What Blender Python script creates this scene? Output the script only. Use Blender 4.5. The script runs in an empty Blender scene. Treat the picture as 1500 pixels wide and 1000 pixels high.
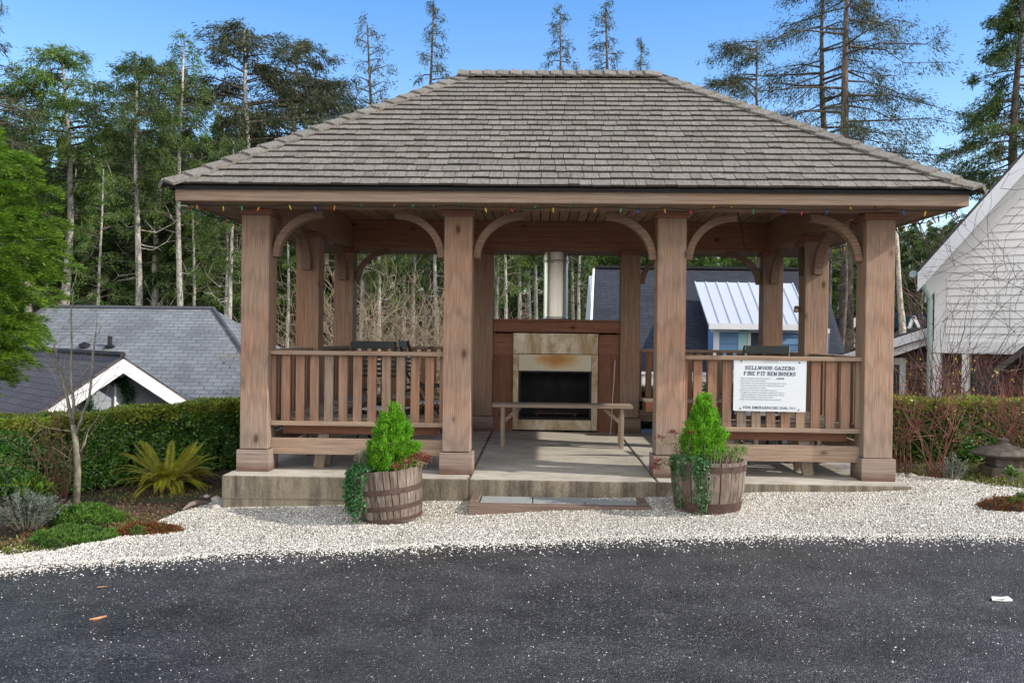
import bpy, math, random
import numpy as np
from mathutils import Vector, Matrix
random.seed(7); rng = np.random.default_rng(7)
sc = bpy.context.scene
COL = sc.collection
R = math.radians

# ---------------------------------------------------------------- camera
CX, CY, CZ, FPX = -0.2209, -8.5216, 1.2851, 1364.52
YAW, PIT, ROL = 0.0297, -0.0071, 0.0115
_c, _s = math.cos(YAW), math.sin(YAW)
_r = np.array([_c, _s, 0.]); _f0 = np.array([-_s, _c, 0.]); _z = np.array([0, 0, 1.])
FW = _f0 * math.cos(PIT) + _z * math.sin(PIT)
_u = -_f0 * math.sin(PIT) + _z * math.cos(PIT)
RT = math.cos(ROL) * _r + math.sin(ROL) * _u
UP = -math.sin(ROL) * _r + math.cos(ROL) * _u
CAM = np.array([CX, CY, CZ])
cam = bpy.data.cameras.new('camera'); co = bpy.data.objects.new('camera', cam); COL.objects.link(co)
m = Matrix(((RT[0], UP[0], -FW[0], CX), (RT[1], UP[1], -FW[1], CY), (RT[2], UP[2], -FW[2], CZ), (0, 0, 0, 1)))
co.matrix_world = m
cam.sensor_width = 36; cam.lens = FPX / 1500 * 36; cam.clip_end = 2000
sc.camera = co

def ray(x, y): return FW + RT * (x - 750) / FPX - UP * (y - 500) / FPX
def aty(x, y, Y):
    d = ray(x, y); return CAM + d * (Y - CY) / d[1]
def atz(x, y, z):
    d = ray(x, y); return CAM + d * (z - CZ) / d[2]

# ---------------------------------------------------------------- sky, sun
SUN_EL, SUN_AZ = R(33), R(103)          # azimuth from +y towards +x
w = bpy.data.worlds.new('World'); sc.world = w; w.use_nodes = True
n = w.node_tree.nodes; bg = n['Background']
sky = n.new('ShaderNodeTexSky'); sky.sky_type = 'NISHITA'; sky.sun_disc = False
sky.sun_elevation = SUN_EL; sky.sun_rotation = SUN_AZ; sky.air_density = 1.0; sky.dust_density = 0.0; sky.ozone_density = 1.7
# bright cloud added behind the camera as frontal fill light, clear sky ahead
nt = w.node_tree; tcw = n.new('ShaderNodeTexCoord'); sx_ = n.new('ShaderNodeSeparateXYZ'); nt.links.new(tcw.outputs['Generated'], sx_.inputs[0])
cn = n.new('ShaderNodeTexNoise'); cn.inputs['Scale'].default_value = 2.2; cn.inputs['Detail'].default_value = 6; nt.links.new(tcw.outputs['Generated'], cn.inputs['Vector'])
md = n.new('ShaderNodeMath'); md.operation = 'MULTIPLY_ADD'; nt.links.new(cn.outputs[0], md.inputs[0]); md.inputs[1].default_value = .9; nt.links.new(sx_.outputs[1], md.inputs[2])
mr_ = n.new('ShaderNodeMapRange'); nt.links.new(md.outputs[0], mr_.inputs[0]); mr_.inputs[1].default_value = .25; mr_.inputs[2].default_value = -.15; mr_.inputs[3].default_value = 0; mr_.inputs[4].default_value = .95
mxw = n.new('ShaderNodeMix'); mxw.data_type = 'RGBA'; nt.links.new(mr_.outputs[0], mxw.inputs[0]); mxw.inputs[7].default_value = (9.6, 9.3, 8.9, 1)
rz0 = n.new('ShaderNodeValToRGB'); nt.links.new(sx_.outputs[2], rz0.inputs[0]); rz0.color_ramp.elements[0].position = .06; rz0.color_ramp.elements[0].color = (1.1, 1.08, 1.04, 1); rz0.color_ramp.elements[1].position = .38; rz0.color_ramp.elements[1].color = (.42, .76, 1.08, 1)
tnt = n.new('ShaderNodeMix'); tnt.data_type = 'RGBA'; tnt.blend_type = 'MULTIPLY'; tnt.inputs[0].default_value = 1; nt.links.new(sky.outputs[0], tnt.inputs[6]); nt.links.new(rz0.outputs[0], tnt.inputs[7]); nt.links.new(tnt.outputs[2], mxw.inputs[6])
nt.links.new(mxw.outputs[2], bg.inputs[0]); bg.inputs[1].default_value = 0.125
sun = bpy.data.lights.new('sun', 'SUN'); so = bpy.data.objects.new('sun', sun); COL.objects.link(so)
sun.energy = 2.7; sun.angle = R(0.6); sun.color = (1, 0.92, 0.8)
sd = Vector((math.sin(SUN_AZ) * math.cos(SUN_EL), math.cos(SUN_AZ) * math.cos(SUN_EL), math.sin(SUN_EL)))
so.rotation_euler = sd.to_track_quat('Z', 'Y').to_euler()
sc.view_settings.view_transform = 'Standard'; sc.view_settings.look = 'None'
sc.view_settings.exposure = 0.9; sc.view_settings.gamma = 1.0

# ---------------------------------------------------------------- helpers
def tag(o, label=None, cat=None, group=None, kind=None):
    if label: o['label'] = label
    if cat: o['category'] = cat
    if group: o['group'] = group
    if kind: o['kind'] = kind
    return o
def empty(name, loc=(0, 0, 0), rz=0, label=None, cat=None, group=None):
    o = bpy.data.objects.new(name, None); COL.objects.link(o)
    o.location = loc; o.rotation_euler = (0, 0, rz)
    return tag(o, label, cat, group)
def copy_tree(o, parent=None):
    c = o.copy(); COL.objects.link(c)
    if parent: c.parent = parent
    for ch in [k for k in bpy.data.objects if k.parent == o]: copy_tree(ch, c)
    return c
def link_mesh(me, name, mat, parent=None, smooth=False):
    o = bpy.data.objects.new(name, me); COL.objects.link(o)
    if mat: 
        for mm in (mat if isinstance(mat, (list, tuple)) else [mat]): me.materials.append(mm)
    if parent: o.parent = parent
    if smooth: me.polygons.foreach_set('use_smooth', [True] * len(me.polygons))
    return o
def np_mesh(name, V, Fc):
    me = bpy.data.meshes.new(name); k = Fc.shape[1]
    me.vertices.add(len(V)); me.vertices.foreach_set('co', V.astype(np.float32).ravel())
    me.loops.add(Fc.size); me.loops.foreach_set('vertex_index', Fc.astype(np.int32).ravel())
    me.polygons.add(len(Fc)); me.polygons.foreach_set('loop_start', np.arange(0, Fc.size, k, dtype=np.int32))
    me.polygons.foreach_set('loop_total', np.full(len(Fc), k, dtype=np.int32))
    me.update(calc_edges=True); return me
def unit(a): return a / np.maximum(np.linalg.norm(a, axis=-1, keepdims=True), 1e-9)
def leaf_verts(P, A, S, l, w, fold=0.0):
    l = np.broadcast_to(np.asarray(l, float), (len(P),))[:, None]; w = np.broadcast_to(np.asarray(w, float), (len(P),))[:, None]
    Nn = unit(np.cross(A, S))
    V = np.stack([P, P + A * l * .45 + S * w * .5 + Nn * w * fold, P + A * l, P + A * l * .45 - S * w * .5 + Nn * w * fold], 1)
    return V.reshape(-1, 3)
def quads(nq): return np.arange(nq * 4).reshape(-1, 4)
def rand_dirs(k): return unit(rng.normal(size=(k, 3)))
def leaves(name, mat, parent, P, A, l, w, fold=0.0, S=None):
    if S is None: S = unit(np.cross(A, rand_dirs(len(P))))
    return link_mesh(np_mesh(name, leaf_verts(P, A, S, l, w, fold), quads(len(P))), name, mat, parent)
class MB:
    def __init__(s): s.v = []; s.f = []; s.m = []
    def add(s, vs, fs, mi=0):
        b = len(s.v); s.v += [tuple(map(float, p)) for p in vs]; s.f += [tuple(b + i for i in q) for q in fs]; s.m += [mi] * len(fs); return s
    def box(s, x0, x1, y0, y1, z0, z1, mi=0, M=None):
        vs = [(x0, y0, z0), (x1, y0, z0), (x1, y1, z0), (x0, y1, z0), (x0, y0, z1), (x1, y0, z1), (x1, y1, z1), (x0, y1, z1)]
        if M is not None: vs = [M @ Vector(p) for p in vs]
        return s.add(vs, [(0, 3, 2, 1), (4, 5, 6, 7), (0, 1, 5, 4), (1, 2, 6, 5), (2, 3, 7, 6), (3, 0, 4, 7)], mi)
    def beam(s, a, b, wd, ht, upv=(0, 0, 1), mi=0):
        a = Vector(a); b = Vector(b); d = (b - a); L = d.length; d.normalize(); u = Vector(upv); sd_ = d.cross(u).normalized(); u = sd_.cross(d).normalized()
        vs = []
        for p in (a, b):
            for i, j in ((-1, -1), (1, -1), (1, 1), (-1, 1)): vs.append(p + sd_ * (i * wd / 2) + u * (j * ht / 2))
        return s.add(vs, [(0, 1, 2, 3), (4, 7, 6, 5), (0, 4, 5, 1), (1, 5, 6, 2), (2, 6, 7, 3), (3, 7, 4, 0)], mi)
    def prism(s, poly, fn, d0, d1, mi=0):
        k = len(poly); vs = [fn(p, d0) for p in poly] + [fn(p, d1) for p in poly]
        fs = [tuple(range(k))[::-1], tuple(range(k, 2 * k))] + [(i, (i + 1) % k, k + (i + 1) % k, k + i) for i in range(k)]
        return s.add(vs, fs, mi)
    def tube(s, pts, rad, nseg=6, mi=0, cap=True):
        pts = [Vector(p) for p in pts]; k = len(pts)
        if not isinstance(rad, (list, tuple)): rad = [rad] * k
        vs = []
        ref = Vector((0, 0, 1)) if abs((pts[-1] - pts[0]).normalized().z) < .9 else Vector((1, 0, 0))
        for i in range(k):
            d = (pts[min(i + 1, k - 1)] - pts[max(i - 1, 0)]).normalized()
            a = d.cross(ref).normalized(); b = d.cross(a)
            for j in range(nseg):
                t = 2 * math.pi * j / nseg; vs.append(pts[i] + (a * math.cos(t) + b * math.sin(t)) * rad[i])
        fs = [(i * nseg + j, i * nseg + (j + 1) % nseg, (i + 1) * nseg + (j + 1) % nseg, (i + 1) * nseg + j) for i in range(k - 1) for j in range(nseg)]
        if cap: fs += [tuple(range(nseg))[::-1], tuple((k - 1) * nseg + j for j in range(nseg))]
        return s.add(vs, fs, mi)
    def lathe(s, prof, nseg=24, c=(0, 0), mi=0):
        vs = [(c[0] + r_ * math.cos(2 * math.pi * j / nseg), c[1] + r_ * math.sin(2 * math.pi * j / nseg), z_) for r_, z_ in prof for j in range(nseg)]
        k = len(prof)
        fs = [(i * nseg + j, i * nseg + (j + 1) % nseg, (i + 1) * nseg + (j + 1) % nseg, (i + 1) * nseg + j) for i in range(k - 1) for j in range(nseg)]
        return s.add(vs, fs, mi)
    def build(s, name, mat, parent=None, smooth=False, bevel=0):
        me = bpy.data.meshes.new(name); me.from_pydata(s.v, [], s.f)
        if any(s.m): me.polygons.foreach_set('material_index', s.m)
        o = link_mesh(me, name, mat, parent, smooth)
        if bevel:
            b = o.modifiers.new('bevel', 'BEVEL'); b.width = bevel; b.segments = 1; b.limit_method = 'ANGLE'
        return o

# ---------------------------------------------------------------- materials
class NT:
    def __init__(s, name):
        s.mat = bpy.data.materials.new(name); s.mat.use_nodes = True; s.t = s.mat.node_tree
        s.p = s.t.nodes['Principled BSDF']; s.out = s.t.nodes['Material Output']
        s.tc = s.t.nodes.new('ShaderNodeTexCoord')
    def N(s, typ, **kw):
        nd = s.t.nodes.new(typ)
        for k, v in kw.items():
            if k in nd.inputs: nd.inputs[k].default_value = v
            else: setattr(nd, k, v)
        return nd
    def L(s, a, b): s.t.links.new(a, b)
    def map(s, scale, src='Object'):
        mp = s.N('ShaderNodeMapping'); mp.inputs['Scale'].default_value = scale; s.L(s.tc.outputs[src], mp.inputs[0]); return mp.outputs[0]
    def noise(s, vec, scale=1, detail=4, rough=.55, dist=0):
        nd = s.N('ShaderNodeTexNoise'); nd.inputs['Scale'].default_value = scale; nd.inputs['Detail'].default_value = detail
        nd.inputs['Roughness'].default_value = rough; nd.inputs['Distortion'].default_value = dist
        s.L(vec, nd.inputs['Vector']); return nd.outputs[0]
    def voro(s, vec, scale, out='Distance', feature='F1', rnd=1):
        nd = s.N('ShaderNodeTexVoronoi'); nd.feature = feature; nd.inputs['Scale'].default_value = scale; nd.inputs['Randomness'].default_value = rnd
        s.L(vec, nd.inputs['Vector']); return nd.outputs[out]
    def ramp(s, fac, stops, interp='LINEAR'):
        nd = s.N('ShaderNodeValToRGB'); cr = nd.color_ramp; cr.interpolation = interp
        while len(cr.elements) < len(stops): cr.elements.new(.5)
        for e, (p, c) in zip(cr.elements, stops):
            e.position = p; e.color = (c, c, c, 1) if not isinstance(c, (tuple, list)) else (*c, 1)
        s.L(fac, nd.inputs[0]); return nd.outputs[0]
    def mix(s, fac, a, b, mode='MIX'):
        nd = s.N('ShaderNodeMix'); nd.data_type = 'RGBA'; nd.blend_type = mode
        for sock, v in ((nd.inputs[0], fac), (nd.inputs[6], a), (nd.inputs[7], b)):
            if hasattr(v, 'node'): s.L(v, sock)
            elif sock == nd.inputs[0]: sock.default_value = v
            else: sock.default_value = (*v, 1) if not isinstance(v, float) else (v, v, v, 1)
        return nd.outputs[2]
    def math(s, op, a, b=0.):
        nd = s.N('ShaderNodeMath'); nd.operation = op
        for i, v in enumerate((a, b)):
            if hasattr(v, 'node'): s.L(v, nd.inputs[i])
            else: nd.inputs[i].default_value = v
        return nd.outputs[0]
    def island(s):
        g = s.N('ShaderNodeNewGeometry'); return g.outputs['Random Per Island']
    def col(s, c):
        if hasattr(c, 'node'): s.L(c, s.p.inputs['Base Color'])
        else: s.p.inputs['Base Color'].default_value = (*c, 1)
        return s
    def rough(s, v):
        if hasattr(v, 'node'): s.L(v, s.p.inputs['Roughness'])
        else: s.p.inputs['Roughness'].default_value = v
        return s
    def bump(s, h, strength=.3, dist=.01):
        b = s.N('ShaderNodeBump'); b.inputs['Strength'].default_value = strength; b.inputs['Distance'].default_value = dist
        s.L(h, b.inputs['Height']); s.L(b.outputs[0], s.p.inputs['Normal']); return s

def wood(name, axis, c1, c2, grey=(.28, .222, .17), gamt=.5, k=1.0, knots=True, rgh=.8, low=False):
    t = NT(name)
    sx = [22., 22., 22.]; sx[axis] = 1.3
    v = t.map(sx)
    g1 = t.noise(v, .9, 5, .6, 1.2)
    sx2 = [130., 130., 130.]; sx2[axis] = 3.
    g2 = t.noise(t.map(sx2), 1, 3, .6, .3)
    base = t.mix(t.ramp(g1, [(.3, 0.), (.68, 1.)]), c1, c2)
    base = t.mix(t.ramp(g2, [(.35, .68), (.62, 1.)]), (0., 0., 0.), base)
    big = t.noise(t.map((1.3, 1.3, 1.3)), 1, 4, .6)
    isl = t.island()
    gr = t.math('ADD', big, t.math('MULTIPLY', isl, .35))
    base = t.mix(t.math('MULTIPLY', t.ramp(gr, [(.45, 0.), (.85, 1.)]), gamt), base, t.mix(t.ramp(g2, [(.3, .5), (.6, 1.)]), (0., 0., 0.), grey))
    sep = t.N('ShaderNodeSeparateXYZ'); t.L(t.tc.outputs['Object'], sep.inputs[0])
    if low:   # weathering of the foot of a post: silver above, dark damp stain at the very bottom
        lz = t.math('ADD', sep.outputs[2], t.math('MULTIPLY', t.math('SUBTRACT', g1, .5), .9)); base = t.mix(t.math('MULTIPLY', t.ramp(lz, [(.15, 1.), (.85, 0.)]), .62), base, t.mix(t.ramp(g2, [(.3, .6), (.6, 1.)]), (0., 0., 0.), (.215, .18, .155)))
        lz2 = t.math('ADD', sep.outputs[2], t.math('MULTIPLY', t.math('SUBTRACT', big, .5), .16)); base = t.mix(t.math('MULTIPLY', t.ramp(lz2, [(.03, 1.), (.10, 0.)]), .75), base, (.075, .03, .018))
    # rings of the flat-sawn face
    sx3 = [5., 5., 5.]; sx3[axis] = .55
    wv = t.N('ShaderNodeTexWave'); wv.wave_type = 'RINGS'; wv.inputs['Scale'].default_value = 1.6; wv.inputs['Distortion'].default_value = 5; wv.inputs['Detail'].default_value = 2
    wv.inputs['Detail Scale'].default_value = 1.2; t.L(t.map(sx3), wv.inputs['Vector'])
    base = t.mix(t.ramp(wv.outputs[1], [(0., .84), (.4, 1.)]), (0., 0., 0.), base)
    if knots:
        sk = [4.2, 4.2, 4.2]; sk[axis] = 2.3
        kd = t.voro(t.map(sk), 1.0)
        base = t.mix(t.ramp(kd, [(.06, .9), (.10, .3), (.17, 0.)]), base, (.045, .022, .014))
    br = t.math('ADD', t.math('MULTIPLY', isl, .4 * k), 1.0 - .2 * k)
    hsv = t.N('ShaderNodeHueSaturation'); t.L(br, hsv.inputs['Value']); t.L(base, hsv.inputs['Color'])
    t.col(hsv.outputs[0]).rough(rgh)
    t.bump(t.math('ADD', g1, t.math('MULTIPLY', g2, .6)), .45, .006)
    return t.mat
RED1, RED2 = (.40, .185, .098), (.24, .102, .052)
W = {a: wood('cedar_' + 'xyz'[a], a, RED1, RED2) for a in range(3)}
WPOST = wood('post_cedar', 2, RED1, RED2, low=True, gamt=.65, k=1.3); WBASE = wood('post_base_cedar', 0, (.34, .20, .14), (.24, .135, .09), gamt=.5, low=True, k=1.6)
WG = {a: wood('greyed_cedar_' + 'xyz'[a], a, (.36, .22, .14), (.26, .148, .09), gamt=.65) for a in range(3)}
WR = {a: wood('red_cedar_' + 'xyz'[a], a, (.30, .125, .07), (.21, .08, .045), gamt=.12) for a in range(3)}
WB = {a: wood('bench_wood_' + 'xyz'[a], a, (.42, .34, .27), (.30, .23, .175), gamt=.7, knots=False) for a in range(3)}
WC = wood('ceiling_wood', 1, (.62, .42, .27), (.50, .32, .20), gamt=.05, knots=False)
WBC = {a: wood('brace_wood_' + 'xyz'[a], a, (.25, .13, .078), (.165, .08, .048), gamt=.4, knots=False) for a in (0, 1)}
WRB = wood('rear_beam_wood', 0, (.42, .20, .12), (.30, .135, .075), gamt=.1)
WST = {a: wood('step_wood_' + 'xyz'[a], a, (.15, .09, .065), (.09, .05, .036), gamt=.3) for a in (0, 1)}

def plain(name, c, rough=.6, metal=0., var=.0, scale=20., bump=0., spec=.5):
    t = NT(name); t.p.inputs['Metallic'].default_value = metal; t.p.inputs['Specular IOR Level'].default_value = spec
    if var or bump:
        nz = t.noise(t.map((scale,) * 3), 1, 4)
        lo = tuple(x * (1 - var) for x in c); hi = tuple(min(1, x * (1 + var)) for x in c)
        t.col(t.ramp(nz, [(.3, lo), (.7, hi)]))
        if bump: t.bump(nz, bump, .01)
    else: t.col(c)
    t.rough(rough); return t.mat
def foliage(name, c1, c2, c3, rough=.5, trans=.35, spec=.3, big=3.0):
    """leaf material: hue varies leaf by leaf and in clumps; thin enough to pass light"""
    t = NT(name); isl = t.island()
    base = t.ramp(isl, [(0., c1), (.5, c2), (1., c3)])
    bn = t.noise(t.map((big,) * 3), 1, 3)
    hsv = t.N('ShaderNodeHueSaturation'); t.L(base, hsv.inputs['Color']); t.L(t.ramp(bn, [(.3, .6), (.7, 1.25)]), hsv.inputs['Value'])
    t.col(hsv.outputs[0]).rough(rough); t.p.inputs['Specular IOR Level'].default_value = spec
    tr = t.N('ShaderNodeBsdfTranslucent'); t.L(hsv.outputs[0], tr.inputs[0])
    mx = t.N('ShaderNodeMixShader'); mx.inputs[0].default_value = trans
    t.L(t.p.outputs[0], mx.inputs[1]); t.L(tr.outputs[0], mx.inputs[2]); t.L(mx.outputs[0], t.out.inputs[0]); return t.mat
def bark(name, dark, light, amt=.5):
    t = NT(name); nz = t.noise(t.map((9, 9, 4)), 1, 5, .7); n2 = t.noise(t.map((30, 30, 18)), 1, 3)
    t.col(t.mix(t.ramp(n2, [(.35, .55), (.6, 1.)]), (0., 0., 0.), t.ramp(nz, [(.5 - amt * .4, dark), (.62 - amt * .1, light)]))).rough(.9); t.bump(n2, .6, .02); return t.mat

M = {}
M['white'] = plain('white_paint', (.78, .79, .8), .5, var=.05, scale=3)
M['siding'] = plain('white_siding', (.80, .805, .80), .55, var=.04, scale=2)
M['gutter'] = plain('pale_gutter', (.35, .45, .42), .5)
M['blackmetal'] = plain('black_metal', (.008, .014, .013), .45)
M['black'] = plain('black_felt', (.012, .012, .013), .9)
M['iron'] = plain('rusty_iron', (.085, .05, .04), .7, .3, var=.4, scale=25, bump=.2)
M['screw'] = plain('dark_screw', (.03, .03, .035), .5, .6)
M['soil'] = plain('potting_soil', (.03, .02, .014), .95, var=.5, scale=40, bump=.6)
M['sign'] = plain('sign_panel', (.60, .64, .68), .4, var=.03, scale=4)
M['ink'] = plain('navy_ink', (.02, .035, .09), .6)
M['greyink'] = plain('grey_ink', (.33, .37, .44), .6)
M['paleink'] = plain('pale_ink', (.42, .46, .5), .6)
M['glass'] = plain('window_glass', (.05, .065, .075), .08, spec=.8)
M['blue'] = plain('blue_siding', (.16, .31, .52), .6, var=.06, scale=2)
M['aqua'] = plain('aqua_shutter', (.42, .66, .66), .6, var=.05, scale=3)
M['teal'] = plain('teal_siding', (.02, .10, .10), .6, var=.05)
M['greywall'] = plain('grey_blue_wall', (.30, .34, .38), .7, var=.05)
M['zinc'] = plain('pale_metal_roof', (.62, .65, .68), .45, .2, var=.03, scale=1.)
M['brass'] = plain('tarnished_plaque', (.10, .07, .05), .5, .3, var=.3, scale=30)
M['firebrick'] = plain('sooty_firebox', (.012, .013, .016), .85, var=.6, scale=7)
M['wire'] = plain('green_wire', (.01, .02, .014), .6)
M['stone'] = plain('lantern_stone', (.10, .085, .065), .9, var=.35, scale=14, bump=.6)
M['rock'] = plain('grey_rock', (.33, .30, .26), .85, var=.35, scale=12, bump=.5)
M['drift'] = plain('driftwood', (.20, .16, .13), .9, var=.3, scale=20, bump=.4)
M['paver'] = plain('concrete_paver', (.26, .28, .28), .9, var=.25, scale=90, bump=.4)
M['paper'] = plain('white_scrap', (.85, .85, .85), .8)
M['stick'] = plain('tan_bark_chip', (.40, .20, .11), .8, var=.3, scale=40)
M['strut'] = plain('white_slat', (.6, .63, .64), .5)
M['oldbark'] = bark('grey_white_bark', (.07, .055, .042), (.52, .49, .43), .5)
M['darkbark'] = bark('dark_conifer_bark', (.045, .032, .025), (.16, .125, .10), .35)
M['snag'] = bark('pale_snag', (.25, .17, .11), (.65, .58, .48), .6)
M['twig_tan'] = plain('tan_twigs', (.27, .205, .135), .85, var=.3, scale=3)
M['twig_red'] = plain('red_brown_twigs', (.15, .055, .04), .8, var=.4, scale=5)
M['twig_purple'] = plain('purple_brown_twigs', (.12, .075, .068), .8, var=.3, scale=3)
M['twig_grey'] = bark('lichened_bark', (.09, .075, .05), (.26, .24, .18), .5)
M['needle'] = foliage('dark_needles', (.036, .07, .02), (.068, .12, .03), (.16, .21, .05), big=.45)
M['needle_mid'] = foliage('mid_green_needles', (.05, .105, .022), (.095, .175, .034), (.20, .28, .055), big=.5)
M['needle_grey'] = foliage('olive_needles', (.035, .048, .024), (.065, .08, .036), (.12, .12, .05), trans=.25, big=.6)
M['arbor'] = foliage('arborvitae_sprays', (.05, .125, .012), (.10, .22, .018), (.27, .38, .03), trans=.4, big=2.2)
M['lime'] = foliage('lime_sprays', (.08, .27, .015), (.15, .42, .02), (.32, .60, .05), trans=.5, big=14)
M['laurel'] = foliage('glossy_hedge_leaves', (.035, .11, .018), (.07, .20, .03), (.19, .36, .06), rough=.3, trans=.25, spec=.6, big=4)
M['laurel_top'] = foliage('sunlit_young_leaves', (.20, .28, .03), (.33, .40, .05), (.52, .52, .10), rough=.35, trans=.5, big=5)  # young top leaves, with light on the hedge top painted into their yellow
M['fern'] = foliage('fern_fronds', (.32, .42, .02), (.52, .55, .04), (.66, .50, .06), trans=.5, big=8)
M['ivy'] = foliage('ivy_leaves', (.015, .07, .018), (.03, .12, .03), (.07, .20, .05), rough=.4, trans=.25, big=20)
M['mat_green'] = foliage('green_mat_leaves', (.05, .14, .02), (.09, .21, .03), (.17, .26, .05), big=7)
M['mat_red'] = foliage('red_sedum_leaves', (.16, .03, .014), (.24, .065, .02), (.17, .19, .04), big=14)
M['silver'] = foliage('silver_leaves', (.07, .10, .08), (.12, .155, .13), (.20, .24, .19), trans=.2, big=8)
M['dry_leaf'] = foliage('dry_stems', (.30, .22, .10), (.42, .30, .15), (.30, .36, .12), trans=.3, big=20)
M['red_leaf'] = foliage('rusty_flowers', (.17, .025, .018), (.24, .05, .03), (.10, .02, .015), trans=.2, big=20)
M['grassy'] = foliage('grass_blades', (.09, .16, .025), (.17, .24, .04), (.32, .33, .09), trans=.4, big=3)
M['litter'] = foliage('leaf_litter', (.09, .045, .02), (.17, .08, .035), (.26, .15, .07), trans=.1, big=3)
M['wreath'] = foliage('wreath_needles', (.012, .045, .02), (.02, .07, .028), (.035, .10, .035), trans=.15, big=5)
M['bud'] = foliage('yellow_buds', (.5, .34, .05), (.62, .48, .08), (.45, .42, .08), trans=.4, big=5)
for nm, c in (('red', (.55, .03, .02)), ('green', (.02, .33, .13)), ('blue', (.03, .11, .5)), ('orange', (.75, .25, .03)), ('yellow', (.75, .5, .04))):
    M['bulb_' + nm] = plain('bulb_' + nm, tuple(v * .6 for v in c), .25, spec=.5)

def shingle_mat():
    t = NT('weathered_shingle'); isl = t.island()
    base = t.ramp(isl, [(0., (.18, .162, .134)), (.35, (.22, .198, .165)), (.7, (.255, .232, .196)), (1., (.20, .187, .165))])
    g = t.noise(t.map((60, 14, 14)), 1, 4, .6); big = t.noise(t.map((.9, .9, .9)), 1, 4, .6)
    base = t.mix(t.ramp(g, [(.3, .5), (.62, 1.)]), (0., 0., 0.), base)
    base = t.mix(t.ramp(big, [(.45, 0.), (.75, .3)]), base, (.13, .115, .10))
    lich = t.noise(t.map((22, 22, 22)), 1, 3, .6)
    base = t.mix(t.ramp(lich, [(.62, 0.), (.72, .35)]), base, (.30, .30, .24))
    t.col(base).rough(.9); t.bump(g, .5, .008); return t.mat
M['shingle'] = shingle_mat()
def asphalt_shingle(name, c1, c2, gap):
    t = NT(name)
    br = t.N('ShaderNodeTexBrick'); br.offset = .5; br.inputs['Scale'].default_value = 1
    for k, v in (('Color1', (*c1, 1)), ('Color2', (*c2, 1)), ('Mortar', (*gap, 1))): br.inputs[k].default_value = v
    br.inputs['Mortar Size'].default_value = .008; br.inputs['Brick Width'].default_value = .30; br.inputs['Row Height'].default_value = .14
    br.inputs['Bias'].default_value = 0
    t.L(t.tc.outputs['UV'], br.inputs[0])
    nz = t.noise(t.map((1.1, 1.1, 1.1)), 1, 4); n2 = t.noise(t.map((40, 40, 40)), 1, 3)
    base = t.mix(t.ramp(nz, [(.35, .75), (.65, 1.)]), (0., 0., 0.), br.outputs[0])
    base = t.mix(t.ramp(n2, [(.3, .75), (.6, 1.)]), (0., 0., 0.), base)
    t.col(base).rough(.8); t.bump(br.outputs[1], .5, -.02); return t.mat
M['greyroof'] = asphalt_shingle('grey_roof_shingle', (.17, .185, .20), (.225, .245, .26), (.07, .078, .088))
M['darkroof'] = asphalt_shingle('dark_roof_shingle', (.085, .075, .075), (.12, .105, .10), (.035, .03, .03))
M['navyroof'] = asphalt_shingle('navy_roof_shingle', (.022, .026, .038), (.036, .041, .056), (.010, .011, .016))
M['brownshingle'] = asphalt_shingle('brown_wall_shingle', (.20, .105, .075), (.28, .16, .115), (.07, .04, .03))

def asphalt():
    t = NT('wet_asphalt'); v = t.map((1, 1, 1))
    agg = t.voro(v, 120, 'Color'); sep = t.N('ShaderNodeSeparateColor'); t.L(agg, sep.inputs[0])
    d = t.voro(v, 120)
    base = t.ramp(sep.outputs[0], [(0., (.018, .018, .0185)), (.5, (.052, .052, .053)), (.88, (.11, .108, .106)), (1., (.26, .25, .23))])
    big = t.noise(t.map((.5, 1.3, 1)), 1, 5, .6, .6)
    base = t.mix(t.ramp(big, [(.35, .62), (.65, 1.)]), (0., 0., 0.), base)
    f = t.voro(v, 30, 'Color'); s2 = t.N('ShaderNodeSeparateColor'); t.L(f, s2.inputs[0]); fd = t.voro(v, 30)
    fl = t.math('MULTIPLY', t.ramp(s2.outputs[1], [(.90, 0.), (.92, 1.)]), t.ramp(fd, [(.14, 1.), (.2, 0.)]))
    f3 = t.voro(v, 75, 'Color'); s3 = t.N('ShaderNodeSeparateColor'); t.L(f3, s3.inputs[0]); fd3 = t.voro(v, 75)
    fl3 = t.math('MULTIPLY', t.ramp(s3.outputs[2], [(.90, 0.), (.92, 1.)]), t.ramp(fd3, [(.22, 1.), (.32, 0.)]))
    pt = t.noise(t.map((.22, .35, 1)), 1, 5, .65, 1.); base = t.mix(t.ramp(pt, [(.42, 0.), (.6, .45)]), base, (.085, .083, .08)); crk = t.ramp(t.noise(t.map((3, 3, 3)), 1, 3), [(.3, .5), (.6, 1.)]); base = t.mix(crk, (0., 0., 0.), base)
    base = t.mix(t.math('MAXIMUM', fl, t.math('MULTIPLY', fl3, .6)), base, (.50, .47, .41))
    t.col(base); t.rough(t.ramp(big, [(.35, .36), (.7, .58)])); t.p.inputs['Specular IOR Level'].default_value = .45
    nz = t.noise(t.map((55, 55, 55)), 1, 3)
    t.bump(t.math('ADD', t.math('MULTIPLY', d, -1.), nz), .8, .012); return t.mat
M['asphalt'] = asphalt()
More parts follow.
